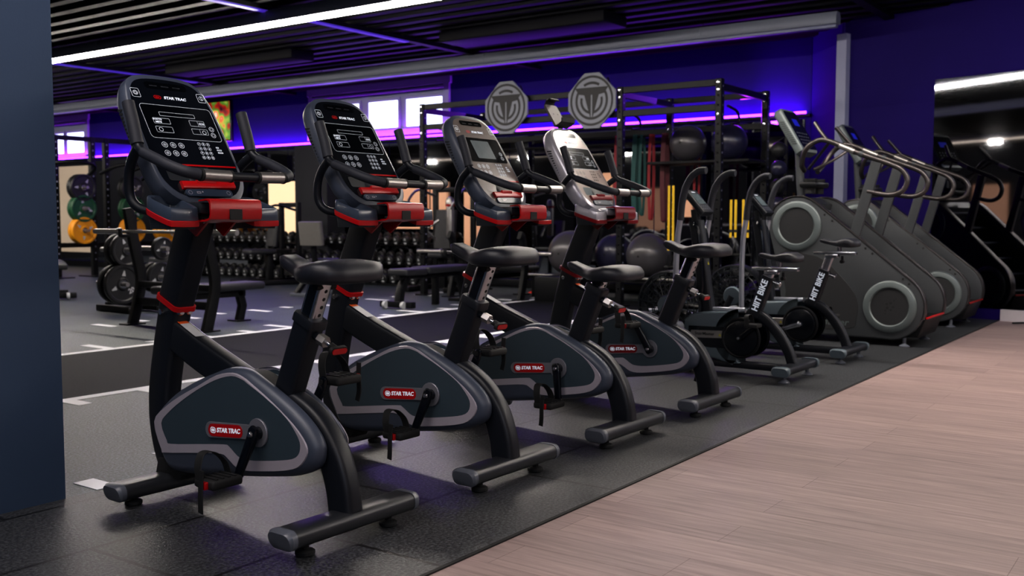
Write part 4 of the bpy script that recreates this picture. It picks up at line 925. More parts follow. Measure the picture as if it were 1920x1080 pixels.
# ================================================================== STAIR CLIMBERS (two)
def make_stair(loc, rz, label):
    t = thing('stair_climber', label, 'stair climber', loc, rz, 'stair climbers by the mirrored wall')
    lo, up = Vector((0.09, 0.31)), Vector((0.85, 0.94))
    def arc(c, r, a0, a1, n): return [(c.x + r * math.cos(math.radians(a0 + (a1 - a0) * i / n)), c.y + r * math.sin(math.radians(a0 + (a1 - a0) * i / n))) for i in range(n + 1)]
    tang = math.degrees(math.atan2(up.y - lo.y, up.x - lo.x)) + 90
    for s in (-1, 1):
        side = obj_side = None
        poly = arc(up, 0.245, tang, 0, 10) + [(1.06, 0.80), (1.00, 0.55), (0.97, 0.30), (0.96, 0.06), (0.30, 0.055)] + arc(lo, 0.262, -80, -180, 7)[0:] + arc(lo, 0.262, -180 , -360 + tang, 10)[1:]
        bm = NB(); extr(bm, poly, s * 0.285, s * 0.345, 0.012, 3); sd = obj('side_panel', bm, stair_grey, t, sharp=50)
        bm = NB(); inn = [(0.90, 0.62), (0.88, 0.34), (0.40, 0.115), (0.30, 0.30), (0.31, 0.42), (0.42, 0.53), (0.60, 0.66), (0.75, 0.715)]
        extr(bm, smooth2([(0.985, 0.72), (0.93, 0.40), (0.92, 0.13), (0.42, 0.115), (0.345, 0.20), (0.345, 0.36), (0.44, 0.50), (0.62, 0.665), (0.76, 0.71)], 3), s * 0.344, s * 0.3475, 0.001, 1); obj('dark_infill', bm, stair_dark, sd)
        for c, nm in ((lo, 'lower_drum'), (up, 'upper_drum')):
            bm = NB(); lathe(bm, [(0.0, s * 0.352), (0.145, s * 0.352), (0.147, s * 0.352)], (0, c.x, c.y), 'x', 48); d = obj(nm, bm, stair_dark, sd)
            bm = NB(); lathe(bm, [(0.145, s * 0.351), (0.155, s * 0.362), (0.195, s * 0.360), (0.205, s * 0.352), (0.207, s * 0.344)], (0, c.x, c.y), 'x', 48); obj('drum_ring', bm, stair_ring, d)
            if c is lo:
                bm = NB()
                for (p, q, r) in ((-0.01, 0.03, 0.012), (0.02, 0.02, 0.01), (-0.03, 0.0, 0.011), (0.015, -0.008, 0.012), (-0.012, -0.025, 0.01), (0.03, -0.03, 0.008), (-0.035, 0.05, 0.007), (0.03, -0.055, 0.006), (-0.05, 0.065, 0.005)):
                    flat(bm, moved(circ(r, 6), (c.x + p, c.y + q)), lambda a, b: (s * 0.3528, a, b))
                obj('drum_emblem', bm, rubber, d)
        # bright edge strip on the rim of the panel, dark rear rim
        bm = NB(); e = arc(up, 0.245, tang - 5, tang, 2) + arc(lo, 0.262, tang, tang - 0.1, 1)
        p0 = Vector(arc(up, 0.247, tang + 0, tang, 1)[0]); p1 = Vector(arc(lo, 0.264, tang, tang, 1)[0])
        bm = NB(); sweep(bm, [(s * 0.315, a, b) for a, b in arc(up, 0.247, 10, tang, 8)] + [(s * 0.315, a, b) for a, b in arc(lo, 0.264, tang, 200, 10)], rr(0.075, 0.008, 0.003, 2), side=(1, 0, 0)); obj('edge_trim', bm, rail_metal, sd)
        bm = NB()
        for f in (0.12, 0.2, 0.55, 0.62, 0.93, 0.99):
            p = p0.lerp(p1, f); q = (p1 - p0).normalized(); q = Vector((-q.y, q.x)); q = q if q.y < 0 else -q; p = p + q * 0.03
            lathe(bm, [(0, s * 0.35), (0.008, s * 0.3495), (0.009, s * 0.344)], (0, p.x, p.y), 'x', 10)
        obj('panel_bolt', bm, rubber, sd)
        tx = (0, -1, 0) if s < 0 else (0, 1, 0)
        text('side_lettering', 'StairMaster', 0.075, stair_ring, sd, basis((s * 0.3485, 0.60, 0.165), tx, (0, 0, 1)), 0.01, 0.2, 1.1)
        bm = NB(); box(bm, (s * 0.349, 0.45, 0.07), (0.004, 0.07, 0.018)); obj('side_label', bm, sticker_white, sd)
        bm = NB(); flat(bm, [(-0.02, 0), (0.02, 0), (0, 0.035)], lambda a, b: (s * 0.2835, 0.10 + a, 0.36 + b)); obj('warning_sticker', bm, sticker_yellow, sd)
        for y in (-0.02, 0.86):
            bm = NB(); lathe(bm, [(0, 0), (0.04, 0), (0.042, 0.006), (0.02, 0.02), (0.013, 0.024), (0.013, 0.07), (0, 0.07)], (s * 0.31, y, 0), 'z', 18); obj('leveling_foot', bm, cap_grey, t)
        # upright flat arm and handrail
        bm = NB(); sweep(bm, [(s * 0.315, 0.40, 0.80), (s * 0.315, 0.225, 1.445)], rr(0.035, 0.082, 0.006, 2), side=(1, 0, 0)); obj('rail_post', bm, stair_grey, t)
        x = s * 0.315
        bm = NB(); tube(bm, [(s * 0.16, 0.86, 1.40), (s * 0.25, 0.85, 1.45), (x, 0.80, 1.56), (x, 0.72, 1.625), (x, 0.62, 1.63), (x, 0.38, 1.525), (x, 0.12, 1.425), (x, 0.03, 1.375), (x, -0.01, 1.30), (x, 0.015, 1.225), (x, 0.08, 1.19), (x, 0.16, 1.188), (x, 0.29, 1.215)], 0.021, 12, 5); hr = obj('handrail', bm, rail_metal, t)
        bm = NB(); tube(bm, [(x, 0.62, 1.63), (s * 0.30, 0.67, 1.69), (s * 0.26, 0.745, 1.785)], 0.016, 10, 4); obj('front_grip', bm, rail_metal, hr)
        bm = NB(); cyl(bm, (x, 0.52, 1.586), (x, 0.40, 1.533), 0.023, 14); obj('pulse_sensor', bm, brushed, hr)
        bm = NB(); cyl(bm, (x, 0.36, 1.518), (x, 0.33, 1.506), 0.025, 12); obj('rail_collar', bm, stair_grey, hr)
        bm = NB(); tube(bm, [(x, 0.60, 1.62), (s * 0.2, 0.74, 1.50), (s * 0.06, 0.86, 1.42)], 0.012, 8, 3); obj('rail_brace', bm, rail_metal, hr)
    # steps
    for k in range(6):
        f = k / 5.0; y, z = -0.03 + 0.80 * f, 0.27 + 0.80 * f
        bm = NB(); extr(bm, [(y, z), (y + 0.23, z), (y + 0.23, z - 0.02), (y + 0.06, z - 0.02), (y + 0.075, z - 0.16), (y + 0.05, z - 0.16), (y + 0.02, z - 0.02), (y, z - 0.02)], -0.28, 0.28); st = obj('step', bm, stair_dark, t)
        bm = NB(); box(bm, (0, y - 0.001, z - 0.008), (0.55, 0.006, 0.02), 0.002, 1); obj('step_nosing', bm, cap_grey, st)
    bm = NB(); extr(bm, [(0.06, 0.09), (0.95, 0.09), (0.95, 1.02), (0.86, 1.02)], -0.28, 0.28); obj('inner_cover', bm, stair_dark, t)
    bm = NB(); extr(bm, [(-0.17, 0.225), (-0.05, 0.225), (0.0, 0.07), (-0.11, 0.07)], -0.283, 0.283, 0.01); rb = obj('rear_bumper', bm, dark_steel, t)
    bm = NB(); box(bm, (0, -0.172, 0.228), (0.55, 0.014, 0.016), 0.003); obj('red_stripe', bm, red_plastic, rb)
    bm = NB(); extr(bm, [(1.00, 1.16), (0.86, 1.18), (0.76, 1.12), (0.80, 1.0), (1.05, 0.98), (1.06, 1.08)], -0.28, 0.28, 0.02); obj('front_cowl', bm, stair_grey, t)
    # mast, cup holders, console
    bm = NB(); tube(bm, [(0, 0.93, 1.1), (0, 0.95, 1.3), (0, 0.97, 1.6)], 0.035, 12, 3); obj('console_mast', bm, stair_grey, t)
    bm = NB(); box(bm, (0, 0.83, 1.285), (0.34, 0.15, 0.05), 0.02); ch = obj('accessory_tray', bm, dark_steel, t)
    for s in (-1, 1):
        bm = NB(); lathe(bm, [(0.045, -0.08), (0.05, 0.04), (0.056, 0.045), (0.056, 0.03), (0.046, 0.0), (0.0, -0.075)], (s * 0.1, 0.83, 1.29), 'z', 20); obj('cup_holder', bm, rubber, ch)
    k0, k1 = Vector((0, 0.90, 1.56)), Vector((0, 1.10, 1.895)); kv = (k1 - k0).normalized(); kn = Vector((0, -kv.z, kv.y))
    bm = NB(); sweep(bm, [k0 - kv * 0.02, k0, k0.lerp(k1, 0.5), k1, k1 + kv * 0.02], rr(0.36, 0.085, 0.03, 4), side=(1, 0, 0), scales=[0.86, 1, 1.02, 1, 0.86]); cb = obj('console_housing', bm, stair_ring, t)
    KP = lambda a, b: k0.lerp(k1, 0.5) + Vector((a, 0, 0)) + kv * b + kn * 0.0445
    bm = NB(); flat(bm, rr(0.32, 0.38, 0.03, 4), KP); cf = obj('console_face', bm, gloss_black, cb)
    KP2 = lambda a, b: KP(a, b) + kn * 0.001
    bm = NB(); flat(bm, moved(rr(0.12, 0.07, 0.006, 2), (0, 0.08)), KP2); obj('console_screen', bm, blue_screen, cf)
    bm = NB()
    for i in range(6):
        for j in range(4): flat(bm, moved(circ(0.009, 10), (-0.11 + i * 0.044, -0.03 - j * 0.034)), KP2)
    obj('console_button', bm, cap_grey, cf)
    bm = NB()
    for i in range(12): box(bm, k0.lerp(k1, 0.2 + 0.05 * i) + Vector((-0.184, 0, 0)), (0.003, 0.04, 0.006)); 
    obj('side_vent', bm, stair_dark, cb)
    return t
blue_screen = M('blue_screen', (20, 26, 110), 0.3, emit=0.35, ecol=(40, 46, 220), noise=0.05)
make_stair((8.43, 2.037, 0), math.radians(-0.5), 'grey stair climber beside the higher fan bike, nearest of the two')
make_stair((10.16, 2.06, 0), math.radians(-0.5), 'grey stair climber tucked against the mirrored wall behind the first one')
bm = NB(); tube(bm, [(10.45, 1.62, 0.012), (10.6, 1.45, 0.012), (10.55, 1.15, 0.012), (10.45, 0.95, 0.012), (10.35, 0.5, 0.012), (10.2, -0.2, 0.012)], 0.009, 8, 6)
tag(obj('power_cable', bm, rubber), 'black power cable on the wooden floor along the white baseboard', 'cable')
# ================================================================== FREE WEIGHT AREA AND RIG
rig = thing('training_rig', 'tall black steel training rig in front of the mirrored back wall', 'training rig', (10.65, 6.4, 0))
RX = (10.0, 11.3)
def R(x, y, z): return Vector((x - 10.65, y - 6.4, z))
for (x, ys_) in ((10.0, (8.55, 5.62, 4.43)), (11.3, (8.55, 5.66, 4.43))):
    for y in ys_:
        bm = NB(); box(bm, R(x, y, 1.24), (0.075, 0.075, 2.48), 0.006, 1); box(bm, R(x, y, 0.008), (0.17, 0.17, 0.016)); u = obj('upright', bm, dark_steel, rig)
        bm = NB(); z = 0.2
        while z < 2.45:
            for s in (-1, 1):
                flat(bm, moved(circ(0.011, 8), (y - 6.4, z)), lambda a, b: (x - 10.65 - 0.0381, a, b))
                flat(bm, moved(circ(0.011, 8), (x - 10.65, z)), lambda a, b: (a, y - 6.4 - 0.0381, b)) if s > 0 else None
            z += 0.1
        obj('bolt_hole', bm, trim_white, u)
        bm = NB()
        for zz in (2.44, 2.36, 2.1): lathe(bm, [(0, -0.012), (0.016, -0.01), (0.018, 0.0), (0, 0.001)], R(x - 0.0385, y, zz), 'x', 10)
        obj('bolt_head', bm, chrome, u)
for x in RX:
    for (y0, y1) in ((4.43, 5.64), (5.64, 8.55)):
        for z in (2.44, 2.08) if x > 11 else (2.44, 2.18):
            bm = NB(); box(bm, R(x, (y0 + y1) / 2, z), (0.05, y1 - y0 - 0.075, 0.07), 0.004, 1); obj('crossbeam', bm, dark_steel, rig)
for y in (4.43, 5.64, 8.55):
    bm = NB(); box(bm, R(10.65, y, 2.40), (1.225, 0.05, 0.07), 0.004, 1); obj('side_beam', bm, dark_steel, rig)
    bm = NB(); tube(bm, [R(10.1, y - 0.05, 2.2), R(10.35, y - 0.05, 2.16), R(10.4, y - 0.05, 2.05), R(10.2, y - 0.05, 2.02)], 0.014, 8, 4); obj('pull_handle', bm, dark_steel, rig)
bm = NB(); box(bm, R(10.9, 5.0, 1.655), (0.5, 1.28, 0.03), 0.004, 1); obj('rig_shelf', bm, dark_steel, rig)
bm = NB(); tube(bm, [R(11.27, 5.70, 1.95), R(11.27, 8.5, 1.95)], 0.02, 10); obj('band_rail', bm, dark_steel, rig); bm = NB(); tube(bm, [R(10.9, 5.70, 2.0), R(10.9, 7.4, 2.0)], 0.018, 10); obj('band_rail', bm, dark_steel, rig)
# round-cornered logo boards
def logo(y, z, label):
    t = thing('sign_board', label, 'sign', (9.93, y, z), 0, 'round gym emblem boards')
    poly = []
    for i in range(64):
        a = 2 * PI * i / 64; ca, sa = math.cos(a), math.sin(a)
        r = 0.315 / max(abs(ca), abs(sa), (abs(ca) + abs(sa)) / 1.32) if True else 0.3
        r = min(r, 0.335); poly.append((r * ca, r * sa))
    bm = NB(); extr(bm, poly, -0.012, 0.012, 0.003, 1); obj('board', bm, board_grey, t)
    bm = NB(); P = lambda a, b: (-0.0128, -a, b); R1 = 0.30
    for (ro, ri, a0, a1) in ((0.95, 0.86, 0, 360), (0.72, 0.62, 150, 390), (0.72, 0.62, 60, 120), (0.50, 0.40, 165, 258), (0.50, 0.40, 282, 375)):
        n = 48
        for i in range(n):
            t0, t1 = math.radians(a0 + (a1 - a0) * i / n), math.radians(a0 + (a1 - a0) * (i + 1) / n)
            flat(bm, [(R1 * ro * math.cos(t0), R1 * ro * math.sin(t0)), (R1 * ro * math.cos(t1), R1 * ro * math.sin(t1)), (R1 * ri * math.cos(t1), R1 * ri * math.sin(t1)), (R1 * ri * math.cos(t0), R1 * ri * math.sin(t0))], P)
    obj('ring_print', bm, board_ink, t)
    bm = NB(); P = lambda a, b: (-0.0134, -a * R1, b * R1)
    flat(bm, [(-0.74, 0.50), (-0.56, 0.26), (-0.32, 0.22), (-0.03, -0.72), (-0.03, 0.22), (0.03, 0.22), (0.03, -0.72), (0.32, 0.22), (0.56, 0.26), (0.74, 0.50)], P)
    obj('emblem_print', bm, board_ink, t)
    for s in (-1, 1):
        bm = NB(); cyl(bm, (0.01, s * 0.2, 0.25), (0.05, s * 0.2, 0.20), 0.008, 8); obj('mounting_hook', bm, dark_steel, t)
logo(7.165, 2.341, 'octagonal emblem board hanging on the rig closer to the bright windows')
logo(5.96, 2.343, 'octagonal emblem board on the rig beside a rig post, above the tablet holder')
# exercise balls
def ball(name, c, r, mat, label, group):
    t = thing(name, label, 'exercise ball', (c[0], c[1], c[2] - r), 0, group)
    bm = NB(); sphere(bm, (0, 0, r), r, 40, 26); b = obj('ball_skin', bm, mat, t)
    bm = NB()
    for k in range(-3, 4):
        rr_ = math.sqrt(max(0, 1 - (k * 0.12) ** 2)) * r
        tube(bm, [(rr_ * math.cos(2 * PI * i / 40), r * k * 0.12 * 0.5 + 0, r + rr_ * math.sin(2 * PI * i / 40)) for i in range(40)], 0.0015, 4, closed=True) if False else None
    lathe(bm, [(0, -0.004), (0.012, -0.004), (0.016, 0.002), (0, 0.004)], (-r * 0.995, 0, r), 'x', 12); obj('ball_plug', bm, rubber, b)
g1 = 'exercise balls on the low platform'
ball('exercise_ball', (10.85, 6.82, 0.56), 0.287, ball_grey, 'large pale grey exercise ball behind the tablet holder bike mast', g1)
ball('exercise_ball', (11.30, 6.43, 0.54), 0.262, ball_blue, 'navy exercise ball next to the large pale grey one', g1)
ball('exercise_ball', (11.30, 5.93, 0.505), 0.228, ball_blue, 'smaller exercise ball half hidden behind the shiny grey one', g1)
ball('exercise_ball', (10.85, 5.70, 0.55), 0.275, ball_grey, 'shiny grey exercise ball on the platform beside the yellow straps', g1)
g2 = 'exercise balls on the rig shelf'
ball('exercise_ball', (10.9, 5.222, 1.885), 0.215, ball_grey, 'grey exercise ball up on the rig shelf, closer to the hanging bands', g2)
ball('exercise_ball', (10.9, 4.70, 1.878), 0.208, ball_blue, 'navy exercise ball up on the rig shelf, closer to the stair climbers', g2)
t = thing('ball_platform', 'low black platform with a metal front rail under the exercise balls', 'platform', (11.05, 6.05, 0))
bm = NB(); box(bm, (0, 0, 0.245), (0.9, 2.5, 0.045), 0.006, 1); obj('deck', bm, dark_steel, t)
for s in (-1, 1):
    for q in (-1, 1): 
        bm = NB(); box(bm, (s * 0.4, q * 1.18, 0.112), (0.07, 0.07, 0.223), 0.004, 1); obj('leg', bm, dark_steel, t)
bm = NB(); cyl(bm, (-0.47, -1.25, 0.285), (-0.47, 1.25, 0.285), 0.018, 10); obj('front_rail', bm, brushed, t)
bm = NB(); box(bm, (10.30, 6.60, 0.15), (0.46, 0.5, 0.3), 0.01); tag(obj('plyo_box', bm, dark_steel), 'black box on the floor beside the ball platform', 'box')
# medicine balls on a tree by the wall
t = thing('ball_tree', 'slim black stand holding medicine balls beside the rig', 'ball stand', (10.75, 4.02, 0))
bm = NB(); box(bm, (0, 0, 0.02), (0.4, 0.3, 0.04), 0.01); cyl(bm, (0.13, 0, 0.03), (0.13, 0, 1.9), 0.025, 10); obj('post', bm, dark_steel, t)
for i in range(5):
    z = 0.95 + 0.2 * i
    bm = NB(); tube(bm, [(0.12, 0, z - 0.09), (-0.05, 0, z - 0.10), (-0.1, 0, z - 0.06)], 0.01, 6, 3); obj('cradle', bm, dark_steel, t)
    bm = NB(); sphere(bm, (10.66, 4.02, z), 0.088, 20, 12); tag(obj('medicine_ball', bm, ball_blue if i % 2 else plate_black), ['black medicine ball lowest on the slim stand', 'navy medicine ball second from the foot of the slim stand', 'black medicine ball in the middle of the slim stand', 'navy medicine ball second from the top of the slim stand', 'black medicine ball topmost on the slim stand'][i], 'medicine ball', 'medicine balls on the stand')
# bands and straps hanging from the rig
def band(px, X, z0, z1, mat, label, w=0.05):
    y = onX(px, 400, X).y
    t = NB(); pts = [(X, y, z1), (X - 0.03, y + 0.004, z1 - 0.03), (X - 0.035, y + 0.02, (z0 + z1) / 2), (X - 0.02, y + 0.012, z0 + 0.04), (X, y + 0.01, z0), (X + 0.02, y, z0 + 0.04), (X + 0.035, y - 0.012, (z0 + z1) / 2), (X + 0.03, y - 0.004, z1 - 0.03)]
    sweep(t, smooth(pts, 5, True), rr(0.005, w, 0.002, 1), side=(1, 0, 0), closed=True)
    tag(obj('resistance_band', t, mat), label, 'resistance band', 'bands hanging in the rig')
for (px, m, z0, l, w) in ((1158, band_red, 0.95, 'red band hanging behind the tablet holder console', 0.05), (1192, band_teal, 0.98, 'wide green band hanging beside the tablet holder bike', 0.06), (1204, band_teal, 1.05, 'slim green band hanging beside the wide green one', 0.035), (1221, band_red, 1.0, 'bright red band hanging between the green and maroon bands', 0.04),
                          (1246, band_maroon, 0.98, 'maroon band hanging beside the bright red one', 0.06), (1306, band_red, 1.02, 'thin red band hanging behind the fan bike grips', 0.03)):
    band(px, 10.9 if px < 1290 else 11.27, z0, 2.0 if px < 1290 else 1.95, m, l, w)
def strap(px, X, z0, z1, label):
    y = onX(px, 400, X).y
    t = thing('suspension_strap', label, 'suspension strap', (X, y, z0), 0, 'suspension straps on the rig')
    for s in (-1, 1):
        bm = NB(); box(bm, (0, s * 0.026, (z1 - z0) / 2 + 0.1), (0.004, 0.027, z1 - z0 - 0.2), 0.001, 1); obj('webbing', bm, yellow_strap, t)
        bm = NB(); box(bm, (0, s * 0.026, 0.27), (0.012, 0.044, 0.03), 0.003, 1); obj('buckle', bm, rubber, t)
        bm = NB(); tube(bm, [(0, s * 0.026 - 0.03, 0.02), (0, s * 0.026, 0.15), (0, s * 0.026 + 0.03, 0.02)], 0.006, 6); cyl(bm, (0, s * 0.026 - 0.045, 0.02), (0, s * 0.026 + 0.045, 0.02), 0.014, 10); obj('handle', bm, rubber, t)
strap(1258, 9.95, 0.45, 1.36, 'yellow suspension strap behind the nearer fan bike')
strap(1375, 9.95, 0.6, 1.2, 'yellow suspension strap between the two fan bike consoles')
strap(1398, 9.95, 0.6, 1.2, 'yellow suspension strap behind the higher fan bike console')
# floor markers
for px, m, l in ((1003, skin_orange, 'small orange marker disc on the floor'), (1018, marker_yellow, 'small yellow marker disc on the floor')):
    p = G(px, 549); bm = NB(); lathe(bm, [(0.03, 0.028), (0.036, 0.03), (0.09, 0.004), (0.09, 0), (0.03, 0.024), (0.03, 0.028)], p, 'z', 20); tag(obj('marker_cone', bm, m), l, 'marker cone', 'marker cones')

# dumbbell rack
t = thing('dumbbell_rack', 'long three tier dumbbell rack along the mirrored wall', 'dumbbell rack', (11.2, 12.0, 0))
Y0, Y1 = 9.45, 14.75
TI = ((0.70, 0.20), (0.41, 0.06), (0.14, -0.08))
for z, dx in TI:
    for q in (-0.085, 0.085):
        bm = NB(); box(bm, (dx + q, (Y0 + Y1) / 2 - 12, z - 0.09 - q * 0.25), (0.05, Y1 - Y0, 0.02), 0.003, 1); obj('shelf_rail', bm, dark_steel, t)
for y in (Y0 + 0.05, 11.2, 13.0, Y1 - 0.05):
    bm = NB(); extr(bm, [(-0.22, 0), (0.36, 0), (0.36, 0.05), (0.32, 0.72), (0.27, 0.72), (-0.2, 0.05)], y - 12.03, y - 11.97, axis='y'); obj('side_frame', bm, dark_steel, t)
bm = NB()
def db_mesh(r):
    bm = NB()
    for s in (-1, 1): cyl(bm, (s * 0.07, 0, 0), (s * 0.155, 0, 0), r, 16, bev=0.012)
    cyl(bm, (-0.075, 0, 0), (0.075, 0, 0), 0.016, 8)
    st = count(bm)
    flat(bm, [(-0.022, 0.008), (0.022, 0.008), (0.008, 0.046), (-0.008, 0.046)], lambda a, b: (-0.1556, a, b)); flat(bm, [(-0.024, -0.045), (0.024, -0.045), (0.024, -0.02), (-0.024, -0.02)], lambda a, b: (-0.1556, a, b)); setm(bm, st, 1)
    return bm
d0 = None
lab = ('black dumbbell with white marks on the top tier of the long rack', 'black dumbbell with white marks on the middle tier of the long rack', 'black dumbbell with white marks on the lowest tier of the long rack')
for k, (z, dx) in enumerate(TI):
    first = obj('dumbbell', db_mesh((0.062, 0.068, 0.074)[k]), [plate_black, sticker_white])
    tag(first, lab[k], 'dumbbell', 'dumbbells on the ' + ('top', 'middle', 'lowest')[k] + ' tier')
    y = Y0 + 0.15; n = 0
    while y < Y1 - 0.1:
        o = first if n == 0 else first.copy()
        if n: C.objects.link(o)
        o.location = (11.2 + dx, y, z); o.rotation_euler = (random.uniform(-0.15, 0.15), -0.24, 0)
        n += 1; y += 0.195

# benches
def make_bench(loc, rz, label):
    t = thing('flat_bench', label, 'weight bench', loc, rz, 'flat benches')
    bm = NB(); box(bm, (0.42, 0, 0.415), (0.86, 0.29, 0.075), 0.022, 3); obj('back_pad', bm, pad_black, t)
    bm = NB(); box(bm, (-0.22, 0, 0.405), (0.38, 0.28, 0.075), 0.022, 3); obj('seat_pad', bm, pad_black, t)
    bm = NB(); sweep(bm, [(-0.4, 0, 0.35), (0.75, 0, 0.35)], rr(0.06, 0.06, 0.008, 2), side=(0, 1, 0)); obj('spine_tube', bm, dark_steel, t)
    bm = NB(); sweep(bm, [(-0.24, 0, 0.36), (-0.35, 0, 0.2), (-0.38, 0, 0.06)], rr(0.075, 0.09, 0.01, 2), side=(0, 1, 0)); obj('front_leg', bm, dark_steel, t)
    bm = NB(); sweep(bm, [(0.70, 0, 0.36), (0.80, 0, 0.2), (0.84, 0, 0.02)], rr(0.075, 0.085, 0.01, 2), side=(0, 1, 0)); box(bm, (0.84, 0, 0.02), (0.09, 0.42, 0.04), 0.006); obj('rear_leg', bm, dark_steel, t)
    bm = NB(); box(bm, (-0.40, 0, 0.05), (0.08, 0.46, 0.07), 0.01); ft = obj('foot_bar', bm, dark_steel, t)
    bm = NB()
    box(bm, (0.28, 0, 0.16), (0.07, 0.07, 0.32), 0.008); obj('ladder_strut', bm, dark_steel, t)
    for s in (-1, 1):
        bm = NB(); lathe(bm, [(0, -0.018), (0.04, -0.018), (0.044, -0.01), (0.044, 0.01), (0.04, 0.018), (0, 0.018)], (-0.46, s * 0.13, 0.045), 'x' if False else 'y', 18); obj('wheel', bm, sticker_white, ft)
    return t
b0 = make_bench((8.68, 7.48, 0), 0.03, 'flat padded bench with transport wheels, between the second and third bikes')
dup(b0, (6.95, 12.1, 0), 1.1, 'flat padded bench near the end of the grey partition wall')
dup(b0, (8.6, 11.7, 0), 1.35, 'flat padded bench between the plate tree and the dumbbell rack')
# bench press station
def make_press(loc, rz, label, low):
    t = thing('bench_press', label, 'weight bench', loc, rz, 'bench press stations')
    for s in (-1, 1):
        bm = NB(); sweep(bm, smooth([(-0.01, s * 0.55, 0.0), (0.06, s * 0.55, 0.25), (0.09, s * 0.55, 0.45), (0.03, s * 0.55, 0.75), (-0.03, s * 0.55, 1.10 - low)], 5), rr(0.055, 0.10, 0.012, 2), side=(0, 1, 0)); box(bm, (-0.01, s * 0.55, 0.006), (0.20, 0.13, 0.012)); up_ = obj('upright', bm, dark_steel, t)
        bm = NB(); box(bm, (-0.075, s * 0.55, 0.84 - low), (0.09, 0.05, 0.03), 0.006); box(bm, (-0.115, s * 0.55, 0.87 - low), (0.02, 0.05, 0.08), 0.006); obj('bar_hook', bm, dark_steel, up_)
    bm = NB(); box(bm, (0.06, 0, 0.22), (0.06, 1.06, 0.07), 0.008); box(bm, (0.075, 0, 0.38), (0.05, 1.06, 0.06), 0.008); obj('cross_tube', bm, dark_steel, t)
    bm = NB(); sweep(bm, [(0.06, 0, 0.28), (0.86, 0, 0.28)], rr(0.06, 0.08, 0.01, 2), side=(0, 1, 0)); sweep(bm, [(0.80, 0, 0.29), (0.84, 0, 0.15), (0.80, 0, 0.0)], rr(0.06, 0.08, 0.01, 2), side=(0, 1, 0)); box(bm, (0.80, 0, 0.006), (0.16, 0.16, 0.012)); obj('bench_frame', bm, dark_steel, t)
    bm = NB(); box(bm, (0.46, 0, 0.345), (1.12, 0.30, 0.075), 0.03, 3); obj('bench_pad', bm, pad_black, t)
    return t
def barbell(loc, rz, label, L=2.1):
    t = thing('barbell', label, 'barbell', loc, rz, 'barbells')
    bm = NB(); cyl(bm, (0, -L / 2 + 0.4, 0), (0, L / 2 - 0.4, 0), 0.015, 10); obj('shaft', bm, brushed, t)
    for s in (-1, 1):
        bm = NB(); cyl(bm, (0, s * (L / 2 - 0.4), 0), (0, s * L / 2, 0), 0.025, 14, bev=0.003); obj('sleeve', bm, brushed, t)
        bm = NB(); cyl(bm, (0, s * (L / 2 - 0.415), 0), (0, s * (L / 2 - 0.385), 0), 0.036, 14, bev=0.004); obj('collar', bm, brushed, t)
make_press((5.61, 7.865, 0), 0.0, 'bench press station behind the nearest bike, curved black uprights', 0.0)
barbell((5.545, 7.86, 0.88), 0.0, 'empty steel barbell racked behind the nearest bike mast')
make_press((10.0, 7.55, 0), 0.0, 'bench press station beside the rig, lower uprights', 0.3)
barbell((9.935, 7.55, 0.58), 0.0, 'empty steel barbell racked low, between the second and third bikes', 2.1)
# plates
def plate_parts(r, th, mat, mark):
    bm = NB(); lathe(bm, [(0.028, -th / 2), (r * 0.30, -th / 2), (r * 0.34, -th * 0.34), (r * 0.8, -th * 0.34), (r * 0.86, -th / 2), (r - 0.006, -th / 2), (r, -th * 0.35), (r, th * 0.35), (r - 0.006, th / 2), (r * 0.86, th / 2), (r * 0.8, th * 0.34), (r * 0.34, th * 0.34), (r * 0.3, th / 2), (0.028, th / 2), (0.028, -th / 2)], (0, 0, 0), 'y', 40)
    return bm
def plate(c, r, th, mat, label, group, num=None, rz=0.0, spin=0.0):
    t = thing('weight_plate', label, 'weight plate', c, rz, group)
    obj('disc', plate_parts(r, th, mat, None), mat, t)
    bm = NB(); lathe(bm, [(0.026, -th * 0.52), (0.045, -th * 0.52), (0.048, -th * 0.4), (0.048, th * 0.4), (0.045, th * 0.52), (0.026, th * 0.52), (0.026, -th * 0.52)], (0, 0, 0), 'y', 20); obj('hub', bm, chrome, t)
    bm = NB()
    for k in range(3):
        a = spin + PI / 2 + 2 * PI * k / 3; e1 = Vector((math.cos(a), 0, math.sin(a))); e2 = Vector((-e1.z, 0, e1.x))
        if num and k == 2: continue
        o_ = Vector((0, -th * 0.36, 0)) + e1 * r * 0.42
        bm.faces.new([bm.verts.new(v) for v in (o_ - e2 * r * 0.11, o_ + e2 * r * 0.11, o_ + e1 * r * 0.28 + e2 * r * 0.03, o_ + e1 * r * 0.28 - e2 * r * 0.03)])
    obj('plate_mark', bm, sticker_white, t)
    if num:
        a = spin + PI / 2 + 4 * PI / 3; e1 = Vector((math.cos(a), 0, math.sin(a)))
        text('plate_number', num, r * 0.36, sticker_white, t, basis(Vector((0, -th * 0.37, 0)) + e1 * r * 0.57, (-e1.z, 0, e1.x), (-e1.x, 0, -e1.z)) if False else basis(Vector((0, -th * 0.37, 0)) + e1 * r * 0.57, (math.cos(spin + 0.5), 0, math.sin(spin + 0.5)), (-math.sin(spin + 0.5), 0, math.cos(spin + 0.5))), 0.03)
    return t
